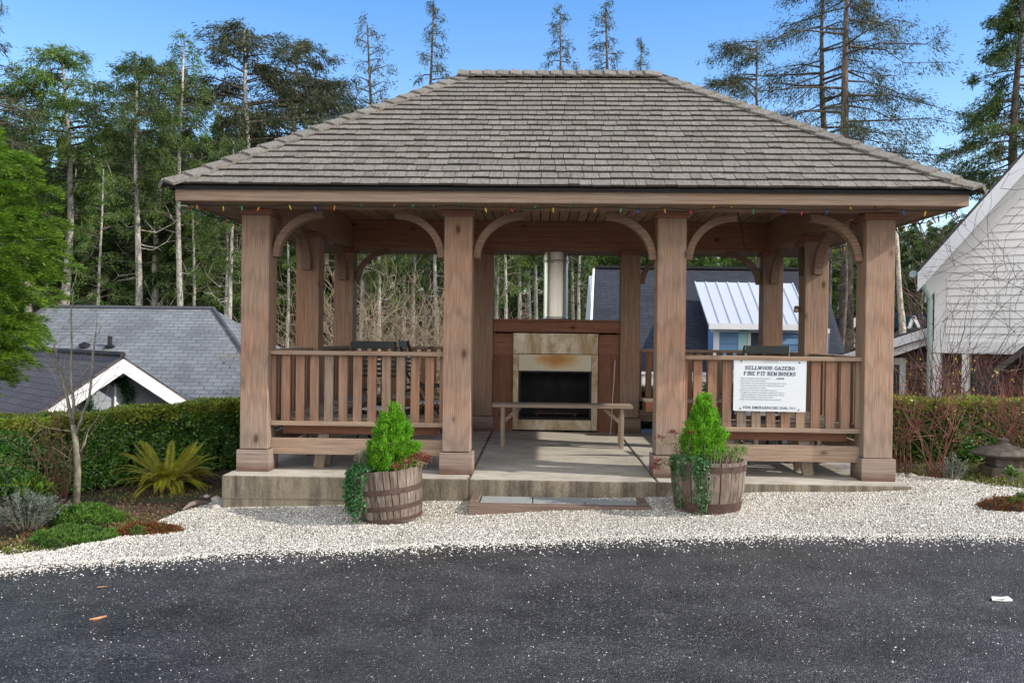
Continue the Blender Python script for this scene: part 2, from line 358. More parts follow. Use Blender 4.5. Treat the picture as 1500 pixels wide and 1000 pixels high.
def gravel():
    t = NT('shell_gravel'); v = t.map((1, 1, 1))
    c = t.voro(v, 62, 'Color'); sp = t.N('ShaderNodeSeparateColor'); t.L(c, sp.inputs[0]); d = t.voro(v, 62)
    base = t.ramp(sp.outputs[0], [(0., (.10, .09, .075)), (.08, (.44, .39, .30)), (.4, (.69, .665, .59)), (1., (.84, .82, .76))])
    big = t.noise(t.map((1.6, 1.6, 1.6)), 1, 5, .65)
    base = t.mix(t.ramp(big, [(.38, .55), (.6, 1.)]), (.30, .27, .21), base)
    base = t.mix(t.ramp(d, [(.45, 0.), (.8, .75)]), base, (.16, .14, .11))
    t.col(base).rough(.85); t.bump(t.math('MULTIPLY', d, -1.), 1., .02); return t.mat
M['gravel'] = gravel()
def chipmat():
    t = NT('shell_chips'); isl = t.island()
    t.col(t.ramp(isl, [(0., (.05, .045, .04)), (.05, (.10, .08, .06)), (.07, (.42, .35, .26)), (.25, (.63, .60, .52)), (.6, (.77, .75, .68)), (1., (.86, .85, .81))])).rough(.75); return t.mat
M['chips'] = chipmat()
def groundmat():
    t = NT('garden_soil'); n1 = t.noise(t.map((2.2,) * 3), 1, 6, .7); n2 = t.noise(t.map((35,) * 3), 1, 4, .7)
    base = t.ramp(n1, [(.3, (.045, .03, .018)), (.5, (.085, .06, .035)), (.6, (.06, .085, .025)), (.75, (.10, .075, .04))])
    t.col(t.mix(t.ramp(n2, [(.3, .35), (.65, 1.)]), (0., 0., 0.), base)).rough(.95); t.bump(n2, .9, .03); return t.mat
M['ground'] = groundmat()
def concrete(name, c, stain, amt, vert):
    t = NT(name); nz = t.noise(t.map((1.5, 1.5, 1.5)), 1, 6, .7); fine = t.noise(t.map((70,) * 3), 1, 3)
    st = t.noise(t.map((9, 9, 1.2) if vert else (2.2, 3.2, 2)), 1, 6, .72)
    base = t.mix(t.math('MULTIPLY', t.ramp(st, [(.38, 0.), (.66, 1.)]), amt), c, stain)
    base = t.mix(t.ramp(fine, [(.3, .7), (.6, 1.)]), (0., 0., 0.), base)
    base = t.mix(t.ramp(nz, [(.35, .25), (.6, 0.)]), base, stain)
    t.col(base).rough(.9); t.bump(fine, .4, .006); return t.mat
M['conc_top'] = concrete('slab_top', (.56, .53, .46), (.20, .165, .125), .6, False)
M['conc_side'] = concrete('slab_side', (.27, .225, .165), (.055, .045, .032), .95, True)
def steel(name, c, stain, lo, hi, rough=.38, metal=.85):
    t = NT(name); t.p.inputs['Metallic'].default_value = metal
    nz = t.noise(t.map((4, 4, 1.6)), 1, 5, .7, 1.); sc_ = t.noise(t.map((8, 8, 90)), 1, 3)
    t.col(t.mix(t.ramp(nz, [(lo, 0.), (hi, 1.)]), c, stain)); t.rough(t.ramp(sc_, [(.3, rough - .08), (.7, rough + .15)])); t.bump(sc_, .08, .004); return t.mat
M['steel'] = steel('stained_steel', (.44, .39, .31), (.25, .18, .10), .40, .62)
def heatplate():
    t = NT('heat_stained_steel'); t.p.inputs['Metallic'].default_value = .6
    mp = t.N('ShaderNodeMapping'); mp.inputs['Location'].default_value = (-.01, -3.896, -.965); mp.vector_type = 'POINT'; t.L(t.tc.outputs['Object'], mp.inputs[0])
    m2 = t.N('ShaderNodeMapping'); m2.inputs['Scale'].default_value = (2.6, 0, 6.5); t.L(mp.outputs[0], m2.inputs[0])
    g = t.N('ShaderNodeTexGradient'); g.gradient_type = 'SPHERICAL'; t.L(m2.outputs[0], g.inputs[0])
    nz = t.noise(t.map((7, 7, 7)), 1, 5, .7); f = t.math('ADD', g.outputs[1], t.math('MULTIPLY', t.math('SUBTRACT', nz, .5), .6))
    t.col(t.ramp(f, [(.1, (.52, .47, .36)), (.4, (.50, .34, .17)), (.75, (.38, .19, .06))])).rough(.5); return t.mat
M['steel_rust'] = heatplate()
M['flue'] = plain('flue_steel', (.72, .68, .60), .3, .95, var=.04, scale=2.)
def barrelmat():
    t = NT('barrel_staves'); isl = t.island(); g = t.noise(t.map((60, 60, 5)), 1, 5, .65, .5); zz = t.noise(t.map((8, 8, 3)), 1, 4)
    base = t.ramp(isl, [(0., (.14, .095, .07)), (.5, (.24, .185, .15)), (1., (.33, .28, .235))])
    base = t.mix(t.ramp(g, [(.32, .25), (.6, 1.)]), (0., 0., 0.), base)
    base = t.mix(t.ramp(zz, [(.5, 0.), (.7, .6)]), base, (.10, .06, .04))
    t.col(base).rough(.85); t.bump(g, .6, .008); return t.mat
M['barrel'] = barrelmat()

# ---------------------------------------------------------------- terrain
def ss(t): t = np.clip(t, 0, 1); return t * t * (3 - 2 * t)
def T(x, y):
    x = np.asarray(x, float); y = np.asarray(y, float)
    g = -.17 + .043 * np.clip(x, -6, 6)
    yb = np.interp(x, [-8, -4.2, -3.2, 4, 6], [1.6, 2.8, 5.2, 6.0, 16.])
    d = 3.2 * ss((y - yb) / 9.)
    g = g - .10 * np.clip(-.33 - y, 0, .6)
    h = 9.0 * ss((y - 30) / 60.) + np.where(x > 5, 1., 0.) * 3 * ss((y - 50) / 60.)
    return g - d + h
def sheet(name, xs, ys, zf, mat, inside=None):
    X, Y = np.meshgrid(xs, ys); Z = zf(X, Y); V = np.stack([X, Y, Z], -1).reshape(-1, 3)
    nx, ny = len(xs), len(ys)
    i, j = np.meshgrid(np.arange(nx - 1), np.arange(ny - 1)); a = (j * nx + i).ravel()
    Fc = np.stack([a, a + 1, a + nx + 1, a + nx], 1)
    if inside is not None:
        c = V[Fc].mean(1); Fc = Fc[inside(c[:, 0], c[:, 1])]
        used = np.unique(Fc); remap = np.full(len(V), -1); remap[used] = np.arange(len(used)); V = V[used]; Fc = remap[Fc]
    o = link_mesh(np_mesh(name, V, Fc), name, mat, smooth=True); o['kind'] = 'structure'; return o
def spaced(lo, hi, mid, n_):
    t = np.linspace(-1, 1, n_); t = np.sign(t) * np.abs(t) ** 2.2
    return np.where(t < 0, mid + t * (mid - lo), mid + t * (hi - mid))
def gp(px_, py_): 
    z = -.3
    for _ in range(4): q = atz(px_, py_, z); z = float(T(q[0], q[1]))
    return q[0], q[1]
RB = np.array([[-40, -2.2], [-6, -2.4]] + [gp(*p) for p in ((0, 839), (167, 826), (333, 814), (500, 808), (750, 798), (1000, 790), (1240, 788), (1500, 790))] + [[5, -2.1], [7, -2.6], [40, -3]])
def road_edge(x): return .07 + np.interp(x, RB[:, 0], RB[:, 1]) + .025 * np.sin(x * 5.1) + .015 * np.sin(x * 13.7 + 1)
# garden edge (behind the gravel) from the photograph
GL = [(0, 812, -.36), (60, 808, -.36), (130, 802, -.35), (155, 790, -.34), (215, 792, -.33), (272, 772, -.32), (262, 757, -.32), (225, 745, -.32), (262, 722, -.32), (300, 705, -.31), (325, 690, -.30)]
GLp = np.array([atz(*p)[:2] for p in GL])
def garden_edge(x):
    l = np.interp(x, [-40, -4.2, -3.6, -3.35, -3.1], [-1.9, -1.72, -1.35, -.3, 1.0])
    r_ = np.interp(x, [3.0, 3.15, 3.5, 4.0, 4.6, 40], [1.6, 1.0, .2, -.35, -.9, -1.6])
    return np.where(x < 0, l, r_) + .05 * np.sin(x * 9 + 2) + .03 * np.sin(x * 23)
sheet('ground', spaced(-160, 160, 0, 141), spaced(-60, 260, 4, 141), lambda x, y: T(x, y) - .03 - .03 * np.exp(-((y + 1.7) / 2) ** 2), M['ground'])
sheet('road', np.concatenate([np.linspace(-60, -8, 14), np.linspace(-7.8, 7.8, 160), np.linspace(8, 60, 14)]), np.linspace(0, 1, 60),
      lambda x, y: x * 0, M['asphalt'])
rd = bpy.data.objects['road'].data
V = np.zeros(len(rd.vertices) * 3); rd.vertices.foreach_get('co', V); V = V.reshape(-1, 3)
tt = V[:, 1]; e = road_edge(V[:, 0]); V[:, 1] = e + .06 - (tt ** 2) * (e + 60); V[:, 2] = T(V[:, 0], -1.5) + .004 * np.sin(V[:, 0] * 1.3 + V[:, 1] * .8)
rd.vertices.foreach_set('co', V.ravel()); rd.update()
def gravel_z(x, y): return T(x, y) + .012 + .012 * np.sin(x * 3.1 + y * 2.3) * np.cos(y * 4.7 - x)
sheet('gravel_bed', np.arange(-8, 8.01, .045), np.arange(-3.2, 2.6, .045), lambda x, y: gravel_z(x, y) - .03 * ss((road_edge(x) + .12 - y) / .12), M['gravel'],
      lambda x, y: (y > road_edge(x) - .03) & (y < garden_edge(x)))

# loose shell chips: on the bed, thinning out over the asphalt, and a few over the garden's edge
def chips(name, P, size, mat):
    k = len(P); a = rand_dirs(k); b = unit(np.cross(a, rand_dirs(k))); c = np.cross(a, b)
    a[:, 2] *= .7; b[:, 2] *= .7
    s1 = size[:, None]; s2 = s1 * rng.uniform(.45, .9, (k, 1)); s3 = s1 * rng.uniform(.15, .4, (k, 1))
    V = np.stack([P + a * s1, P + b * s2, P - a * s1 * .9, P - b * s2, P + c * s3, P - c * s3], 1).reshape(-1, 3)
    f0 = np.array([[0, 1, 4], [1, 2, 4], [2, 3, 4], [3, 0, 4], [1, 0, 5], [2, 1, 5], [3, 2, 5], [0, 3, 5]])
    Fc = (np.arange(k)[:, None, None] * 6 + f0[None]).reshape(-1, 3)
    return link_mesh(np_mesh(name, V, Fc), name, mat)
k = 52000; x = rng.uniform(-4.6, 4.8, k); e = road_edge(x); g = np.minimum(garden_edge(x), 2.0)
y = e + (g - e) * rng.uniform(0, 1, k); keep = ~((np.abs(x) < 3.03) & (y > -.3)) & (y < 2.0); x, y = x[keep], y[keep]
P1 = np.stack([x, y, gravel_z(x, y) + .003], 1)
k = 16000; x = rng.uniform(-5, 5, k); dd = rng.exponential(.10, k) - .07; y = road_edge(x) - dd; P2 = np.stack([x, y, T(x, y) + .006], 1)
k = 2200; x = rng.uniform(-4, 4, k); y = road_edge(x) - rng.uniform(0, 3.6, k) ** 1.0; P3 = np.stack([x, y, T(x, y) + .003], 1)
k = 2600; x = np.concatenate([rng.uniform(-4.6, -3.1, k // 2), rng.uniform(3.1, 5, k // 2)]); y = garden_edge(x) + rng.exponential(.12, k); P4 = np.stack([x, y, T(x, y) - .01], 1)
Pc = np.concatenate([P1, P2, P3, P4]); sz = rng.uniform(.005, .012, len(Pc)); sz[len(P1) + len(P2):len(P1) + len(P2) + len(P3)] *= .55
sz[rng.random(len(Pc)) < .02] *= 1.7
tag(chips('shell_chips', Pc, sz, M['chips']), 'loose crushed white shell chips covering the bed round the slab and scattered on the road', 'gravel', kind='stuff')

# ---------------------------------------------------------------- gazebo
PW = .2589; HB = .9768; HA = HB + 1.8748; BW = 3.8662; PH = 2.42; PC = PW / 2
slab = MB()
for x0, x1 in ((-3.05, -.845), (-.83, .83), (.845, 3.05)):
    slab.box(x0, x1, -.28, BW + .6, -.2, 0, 0)
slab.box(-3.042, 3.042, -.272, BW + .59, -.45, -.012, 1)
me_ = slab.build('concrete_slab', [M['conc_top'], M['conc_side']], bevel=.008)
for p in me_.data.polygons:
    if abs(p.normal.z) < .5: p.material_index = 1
tag(me_, 'raised concrete slab with dark stained edge carrying the gazebo', 'slab')

gz = empty('gazebo', (0, 0, 0), 0, 'timber gazebo with hipped shingle roof on square cedar posts above the concrete slab', 'gazebo')
GL_ = []
posts = [(s * a, PC, 'f') for s in (-1, 1) for a in (HA, HB)] + [(s * HA, BW / 2 + PC, 's') for s in (-1, 1)] + [(s * a, BW + PC, 'b') for s in (-1, 1) for a in (HA, HB)]
for px_, py_, kd in posts:
    h = PC; j = random.uniform(-.003, .003)
    b = MB().box(px_ - h, px_ + h, py_ - h, py_ + h, .205, PH - .055)
    po = b.build('post', WPOST, gz, bevel=.006)
    MB().box(px_ - h - .024, px_ + h + .024, py_ - h - .024, py_ + h + .024, 0.001, .2 + j).build('post_base', WBASE, po, bevel=.005)
    MB().box(px_ - h - .022, px_ + h + .022, py_ - h - .022, py_ + h + .022, PH - .055, PH).build('post_cap', WR[0], po, bevel=.003)
# beams, soffit, ceiling, fascia
x0, x1, y0, y1 = -HA - PC, HA + PC, 0, BW + PW
MB().box(x0 + .02, x1 - .02, .02, .12, PH + .012, 2.80).build('beam', W[0], gz, bevel=.004)
MB().box(x0 + .02, x1 - .02, y1 - .24, y1 - .02, PH + .001, 2.80).build('beam', WRB, gz, bevel=.004)
for s in (-1, 1):
    a, b = sorted((s * (HA - .11), s * (HA + .11)))
    MB().box(a, b, .241, y1 - .241, PH + .002, 2.80).build('beam', W[1], gz, bevel=.004)
cl = MB(); xx = x0 + .24
while xx < x1 - .24:
    cl.box(xx, min(xx + .106, x1 - .2), .12, y1 - .2, 2.802, 2.82); xx += .12
ce_ = cl.build('ceiling', WC, gz); MB().box(x0 + .1, x1 - .1, .1, y1 - .1, 2.821, 2.835).build('backing', M['black'], ce_)
OV = .539; ex, eyf, eyb = HA + OV, -OV, BW + PW + OV
zf0, zf1 = 2.4135, 2.521
sf = MB()
def sofring(z0, z1):
    for i in range(4):
        a, b = .13 * i, .13 * i + .125
        sf.box(-ex + .04, ex - .04, eyf + .04 + a, min(eyf + .04 + b, .0), z0, z1); sf.box(-ex + .04, ex - .04, eyb - .04 - b, eyb - .04 - a, z0, z1)
        sf.box(-ex + .04 + a, -ex + .04 + b, .0, eyb - .56, z0, z1); sf.box(ex - .04 - b, ex - .04 - a, .0, eyb - .56, z0, z1)
sofring(PH + .004, PH + .02)
sf.build('soffit', wood('soffit_wood', 0, (.36, .22, .14), (.25, .14, .085), gamt=.1), gz)
MB().box(-ex, ex, eyf, eyf + .038, zf0, zf1).build('fascia', WG[0], gz, bevel=.004)
MB().box(-ex, ex, eyb - .038, eyb, zf0, zf1).build('fascia', WG[0], gz, bevel=.004)
MB().box(-ex, -ex + .038, eyf + .039, eyb - .039, zf0, zf1).build('fascia', WG[1], gz, bevel=.004)
MB().box(ex - .038, ex, eyf + .039, eyb - .039, zf0, zf1).build('fascia', WG[1], gz, bevel=.004)
# roof
yc = (y0 + y1) / 2; rh = 1.12; rz = 4.21; e2 = .065; ze = 2.545
EX, EYF, EYB = ex + e2, eyf - e2, eyb + e2
deck = MB()
def hexv(ins, dz): return [(-EX + ins, EYF + ins, ze + dz), (EX - ins, EYF + ins, ze + dz), (EX - ins, EYB - ins, ze + dz), (-EX + ins, EYB - ins, ze + dz), (-rh, yc, rz + dz), (rh, yc, rz + dz)]
vs = hexv(.02, -.01) + [(-EX + .03, EYF + .03, ze - .035), (EX - .03, EYF + .03, ze - .035), (EX - .03, EYB - .03, ze - .035), (-EX + .03, EYB - .03, ze - .035)]
deck.add(vs, [(0, 1, 5, 4), (1, 2, 5), (2, 3, 4, 5), (3, 0, 4), (0, 6, 7, 1), (1, 7, 8, 2), (2, 8, 9, 3), (3, 9, 6, 0)])
roof = deck.build('roof', M['black'], gz)
sh = MB()
def slope_shingles(e0, e1, r0, r1, ncourse):
    e0, e1, r0, r1 = map(Vector, (e0, e1, r0, r1))
    ud = (e1 - e0).normalized(); nrm = ud.cross((r0 + r1) / 2 - (e0 + e1) / 2).normalized()
    if nrm.z < 0: nrm = -nrm
    for i in range(ncourse):
        t0 = i / ncourse; t1 = (i + 1.25) / ncourse
        A0 = e0.lerp(r0, t0); B0 = e1.lerp(r1, t0); A1 = e0.lerp(r0, min(t1, 1)); 
        upv = ((e0.lerp(r0, .5) + e1.lerp(r1, .5)) / 2 - (e0 + e1) / 2).normalized(); slopeL = ((r0 + r1) / 2 - (e0 + e1) / 2).length
        L = (B0 - A0).length; dlt = slopeL * 1.2 / ncourse
        x = random.uniform(-.1, 0); kl = (e0.lerp(r0, 1) - e0).dot(ud) / slopeL; kr = (e1 - r1).dot(ud) / slopeL
        while x < L:
            w_ = random.choice((.09, .12, .15, .18, .11)) * random.uniform(.9, 1.1)
            a, b = max(x, .01), min(x + w_ - .005, L - .01)
            if b - a > .01:
                jl = random.uniform(-.009, .007); th = random.uniform(.016, .023)
                a1 = max(a, kl * dlt); b1 = min(b, L - kr * dlt)
                if b1 - a1 < .004: 
                    mid_ = min(max((a + b) / 2, kl * dlt), L - kr * dlt); a1, b1 = mid_ - .003, mid_ + .003
                p = [A0 + ud * a + upv * jl + nrm * .005, A0 + ud * b + upv * jl + nrm * .005, A0 + ud * b1 + upv * dlt, A0 + ud * a1 + upv * dlt]
                q = [p[0] + nrm * th, p[1] + nrm * th, p[2] + nrm * .003, p[3] + nrm * .003]
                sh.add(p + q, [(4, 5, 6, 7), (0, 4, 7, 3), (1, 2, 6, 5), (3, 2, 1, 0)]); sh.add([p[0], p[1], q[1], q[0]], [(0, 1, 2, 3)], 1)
            x += w_
hx = hexv(0, 0)
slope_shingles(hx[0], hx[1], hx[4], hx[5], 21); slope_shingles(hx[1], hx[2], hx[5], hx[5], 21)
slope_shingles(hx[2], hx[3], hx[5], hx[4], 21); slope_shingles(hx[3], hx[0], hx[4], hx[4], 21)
sh.build('shingles', [M['shingle'], plain('end_grain_shadow', (.055, .045, .036), .95)], roof)  # dark butt faces paint in the shadow lines between shingle courses
def caps(a, b, step, wd, nm, n1, n2):
    cb = MB(); a = Vector(a); b = Vector(b); d = (b - a).normalized(); L = (b - a).length; kk = int(L / step); n1 = Vector(n1).normalized(); n2 = Vector(n2).normalized()
    for i in range(kk):
        for nn in (n1, n2):
            s_ = d.cross(nn).normalized(); oth = n2 if nn is n1 else n1
            if s_.dot(oth) < 0 and s_.dot(nn - oth) < 0: s_ = -s_
            if s_.dot(nn - oth) < 0: s_ = -s_
            p = a + d * (i * step) + nn * .024; q = a + d * ((i + 1.3) * step) + nn * .012
            w_ = wd * random.uniform(.94, 1.05); th = .026; jz = random.uniform(-.003, .004)
            o0 = -s_ * .006
            vs = [p + o0, p + s_ * w_, q + s_ * w_, q + o0]; vs += [v_ + nn * (th + jz) for v_ in vs[:2]] + [v_ + nn * .012 for v_ in vs[2:]]
            cb.add(vs, [(4, 5, 6, 7), (0, 1, 5, 4), (1, 2, 6, 5), (3, 0, 4, 7), (2, 3, 7, 6)])
    cb.build(nm, M['shingle'], roof)
def fn(a, b, c):
    n_ = (Vector(b) - Vector(a)).cross(Vector(c) - Vector(a)).normalized(); return n_ if n_.z > 0 else -n_
nF, nR, nB, nL = fn(hx[0], hx[1], hx[5]), fn(hx[1], hx[2], hx[5]), fn(hx[2], hx[3], hx[4]), fn(hx[3], hx[0], hx[4])
caps(hx[0], hx[4], .205, .13, 'hip_cap', nF, nL); caps(hx[1], hx[5], .205, .13, 'hip_cap', nF, nR)
caps(hx[2], hx[5], .205, .13, 'hip_cap', nB, nR); caps(hx[3], hx[4], .205, .13, 'hip_cap', nB, nL)
caps((-rh - .06, yc, rz + .035), (rh + .0, yc, rz + .035), .15, .15, 'ridge_cap', nF, nB)
# knee braces
def brace(px_, py_, dx, dy, par):
    a_, b_, th = .47, .43, .066; poly = []
    for i in range(11):
        t_ = math.pi / 2 * i / 10; poly.append((a_ - a_ * math.cos(t_), -b_ + b_ * math.sin(t_)))
    for i in range(10, -1, -1):
        t_ = math.pi / 2 * i / 10; poly.append((a_ - (a_ - th) * math.cos(t_), -b_ + (b_ - th) * math.sin(t_)))
    ax = PC + .001
    def f_(p, d): return (px_ + dx * (ax + p[0]) + (dy != 0) * d, py_ + dy * (ax + p[0]) + (dx != 0) * d, PH + p[1])
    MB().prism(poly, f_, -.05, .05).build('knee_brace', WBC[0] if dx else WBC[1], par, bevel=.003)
for s in (-1, 1):
    brace(s * HA, PC, -s, 0, gz); brace(s * HB, PC, s, 0, gz); brace(s * HB, PC, -s, 0, gz)
    brace(s * HA, BW + PC, -s, 0, gz); brace(s * HB, BW + PC, s, 0, gz)
    brace(s * HA, PC, 0, 1, gz); brace(s * HA, BW / 2 + PC, 0, -1, gz); brace(s * HA, BW / 2 + PC, 0, 1, gz); brace(s * HA, BW + PC, 0, -1, gz)
# railings
def railing(ax, a0, a1, c, lower=True):
    """ax 0: runs along x at y=c ; 1: runs along y at x=c"""
    L = a1 - a0
    def bx(mb, u0, u1, d0, d1, z0, z1):
        if ax == 0: mb.box(u0, u1, c + d0, c + d1, z0, z1)
        else: mb.box(c + d0, c + d1, u0, u1, z0, z1)
    tr = MB(); bx(tr, a0, a1, -.07, .07, 1.078, 1.116); rl = tr.build('top_rail', WG[ax], gz, bevel=.004)
    t = MB(); bx(t, a0, a1, -.045, .045, .418, .46); t.build('bottom_rail', WG[ax], gz, bevel=.004)
    nb = round(L / .135); sp = L / nb
    for i in range(nb + 1):
        u = a0 + i * sp; w_ = .04; u0, u1 = max(a0 + .001, u - w_), min(a1 - .001, u + w_)
        bl = MB(); bx(bl, u0, u1, -.018, .018, .461, 1.077); bl.build('baluster', W[2] if random.random() < .6 else WG[2], gz)
    if lower:
        t = MB(); bx(t, a0, a1, -.03, .02, .15, .30); t.build('lower_board', WG[ax], gz, bevel=.004)
for s in (-1, 1):
    a, b = sorted((s * (HB + PC), s * (HA - PC)))
    railing(0, a, b, PC); railing(0, a, b, BW + PC)
    railing(1, PW, BW / 2, s * HA); railing(1, BW / 2 + PW, BW, s * HA)
# plaque and small lamp on the right middle post, cable under the ceiling
MB().box(HA - PC - .026, HA - PC - .001, BW / 2 + .06, BW / 2 + .19, 1.98, 2.31).build('plaque', M['brass'], gz, bevel=.01)
lc = MB(); lp = aty(1157, 452, BW / 2 + .12); lx = HA - PC
lc.tube([(lx, BW / 2 + .12, lp[2]), (lx - .05, BW / 2 + .12, lp[2])], .012, 6); lc.lathe([(.001, lp[2] - .045), (.03, lp[2] - .04), (.03, lp[2]), (.02, lp[2] + .03), (.001, lp[2] + .035)], 10, (lx - .06, BW / 2 + .12))
lc.build('wall_lamp', M['steel'], gz)
p0, p1 = aty(1078, 334, 2.6), aty(1102, 372, BW)
cbm = MB().tube([(p0[0], p0[1], 2.795), (p0[0] + .03, p0[1], 2.73), tuple((p0 + p1) / 2 + np.array([0, 0, -.06])), (p1[0], BW - .0, p1[2])], .006, 5)
cbm.box(p0[0] - .06, p0[0] + .06, p0[1] - .05, p0[1] + .05, 2.77, 2.80)
cbm.build('light_cable', M['screw'], gz)

# ---------------------------------------------------------------- string lights
sl = empty('string_lights', (0, eyf, 2.4), 0, 'string of coloured bulbs on green wire hung under the gazebo eaves', 'string lights')
sl.location = (0, 0, 0)
def garland(pts, step):
    pts = [Vector(p) for p in pts]; out = []; wire = []; total = 0
    for a, b in zip(pts[:-1], pts[1:]):
        L = (b - a).length; kk = max(2, int(L / .045))
        for i in range(kk):
            p = a.lerp(b, i / kk); s_ = total + L * i / kk
            p = p + Vector((.008 * math.sin(s_ * 21), .01 * math.cos(s_ * 17), -.014 * abs(math.sin(s_ * 2.6)) - .012 * abs(math.sin(s_ * 6.7)))); wire.append(p)
        total += L
    wm = MB().tube(wire, .0045, 5); wm.build('wire', M['wire'], sl)
    acc = 0; nxt = step * .5; ci = random.randrange(5)
    for a, b in zip(wire[:-1], wire[1:]):
        acc += (b - a).length
        if acc > nxt:
            nxt += step * random.uniform(.75, 1.25); ci = (ci + random.choice((1, 1, 2, 3))) % 5
            d = Vector((random.uniform(-.5, .5), random.uniform(-.5, .3), random.choice((-1, -1, -.6, .5)))).normalized()
            nm = ('red', 'green', 'blue', 'orange', 'yellow')[ci]
            mb = MB(); mb.tube([b, b + d * .014, b + d * .028, b + d * .042, b + d * .052], [.006, .008, .0075, .0045, .0015], 7)
            bo = mb.build('bulb', M['bulb_' + nm], sl, smooth=True)
            MB().tube([b - d * .014, b + d * .002], .0085, 6).build('socket', M['wire'], bo)
zs = 2.40
garland([(-ex + .03, eyf + .06, zs), (ex - .03, eyf + .06, zs)], .2)
garland([(-ex + .06, eyf + .06, zs), (-ex + .08, 1.2, zs - .02), (-ex + .06, eyb - .2, zs)], .14)
garland([(ex - .06, eyf + .06, zs), (ex - .06, 1.4, zs - .02), (ex - .06, eyb - .2, zs)], .14)

# ---------------------------------------------------------------- fireplace
fy = BW + .03
fp = empty('fireplace', (0, fy, 0), 0, 'outdoor fireplace with stained steel front in a red cedar surround between two rear posts', 'fireplace'); fp.location = (0, 0, 0)
IX = HB - PC - .002
MB().box(-IX, -.56, fy + .03, fy + .07, .001, 1.16).build('surround_panel', WR[2], fp)
MB().box(.565, IX, fy + .03, fy + .07, .001, 1.16).build('surround_panel', WR[2], fp)
MB().box(-IX, -.56, fy + .02, fy + .06, 1.02, 1.30).build('surround_board', WR[0], fp, bevel=.003)
MB().box(.565, IX, fy + .02, fy + .06, 1.02, 1.30).build('surround_board', WR[0], fp, bevel=.003)
MB().box(-IX, IX, fy - .0, fy + .06, 1.325, 1.465).build('mantel_board', WR[0], fp, bevel=.004)
MB().box(-IX, IX, fy - .03, fy + .95, 1.467, 1.497).build('mantel_top', WR[0], fp, bevel=.004)
MB().box(-IX, IX, fy + .64, fy + .94, -.4, 1.464).build('chimney_box', WR[2], fp)
for a, b in ((-IX, -IX + .03), (IX - .03, IX)): MB().box(a, b, fy + .072, fy + .638, -.2, 1.464).build('side_panel', WR[2], fp)
def fz(py): return aty(800, py, fy)[2]
def fx(px_): return aty(px_, 550, fy)[0]
zt, zm, zo1, zo0, zb1, zb0 = fz(488), fz(518.5), fz(543), fz(611), fz(614.5), fz(629.5)
xa, xb, xi0, xi1 = fx(751.5), fx(875.6), fx(759.8), fx(866.3)
MB().box(xa, xb, fy - .012, fy + .06, zm + .003, zt).build('hood_panel', M['steel'], fp, bevel=.003)
MB().box(xi0, xi1, fy - .006, fy + .02, zo1, zm - .003).build('heat_plate', M['steel_rust'], fp, bevel=.002)
MB().box(xa, xi0 - .003, fy - .009, fy + .03, zb0, zm - .003).build('side_trim', M['steel'], fp, bevel=.002)
MB().box(xi1 + .003, xb, fy - .009, fy + .03, zb0, zm - .003).build('side_trim', M['steel'], fp, bevel=.002)
MB().box(xi0, xi1, fy - .006, fy + .02, zb0, zb1).build('base_plate', M['steel'], fp, bevel=.002)
fb = MB(); D_ = .5
fb.box(xi0 - .02, xi1 + .02, fy + D_, fy + D_ + .02, zb1, zm); fb.box(xi0 - .022, xi0, fy + .021, fy + D_ - .001, zb1, zm); fb.box(xi1, xi1 + .022, fy + .021, fy + D_ - .001, zb1, zm)
fb.box(xi0, xi1, fy + .021, fy + D_ - .001, zo1 + .002, zm); fb.box(xi0, xi1, fy + .0, fy + D_ - .001, zb1 - .02, zo0)
fb.build('firebox', M['firebrick'], fp)
fr = MB()
for a, b in ((xi0 + .001, xi0 + .022), (xi1 - .022, xi1 - .001)): fr.box(a, b, fy + .004, fy + .03, zo0, zo1)
fr.box(xi0 + .022, xi1 - .022, fy + .004, fy + .03, zo1 - .02, zo1 - .001)
fr.build('opening_trim', M['screw'], fp)
gr = MB()
for i in range(9): gr.box(-.26 + i * .065, -.245 + i * .065, fy + .1, fy + .38, zo0 + .05, zo0 + .065)
for yy in (.12, .36): gr.box(-.28, .30, fy + yy, fy + yy + .015, zo0 + .035, zo0 + .05)
for xx in (-.25, .26):
    for yy in (.12, .36): gr.box(xx, xx + .015, fy + yy, fy + yy + .014, zo0 + .001, zo0 + .035)
gr.build('fire_grate', M['iron'], fp)
fl = MB(); fc = aty(814, 420, fy + .48)
for z0, z1, r_ in ((1.498, 2.30, .17), (2.30, 3.5, .172), (3.5, 3.52, .172)): fl.lathe([(r_, z0), (r_, z1)], 40, (fc[0], fy + .48))
for z_ in (1.5, 2.28): fl.lathe([(.171, z_), (.177, z_ + .008), (.177, z_ + .03), (.171, z_ + .038)], 40, (fc[0], fy + .48))
fl.build('flue_pipe', M['flue'], fp, smooth=True)
rv = MB()
for x_, z_ in ((xa + .03, zt - .03), (xb - .03, zt - .03), (xa + .03, zm + .035), (xb - .03, zm + .035), ((xa + xb) / 2, zt - .03), ((xa + xb) / 2, zm + .035)):
    rv.tube([(x_, fy - .016, z_), (x_, fy - .011, z_)], .008, 8)
rv.build('rivets', M['screw'], fp)
a, b = aty(901, 528, fy - .03), aty(897, 592, fy - .12); b2 = b + (b - a) * .9
tag(MB().tube([a, b, b2], .005, 5).build('poker', M['strut']), 'thin pale poker leaning on the cedar surround right of the firebox', 'poker')

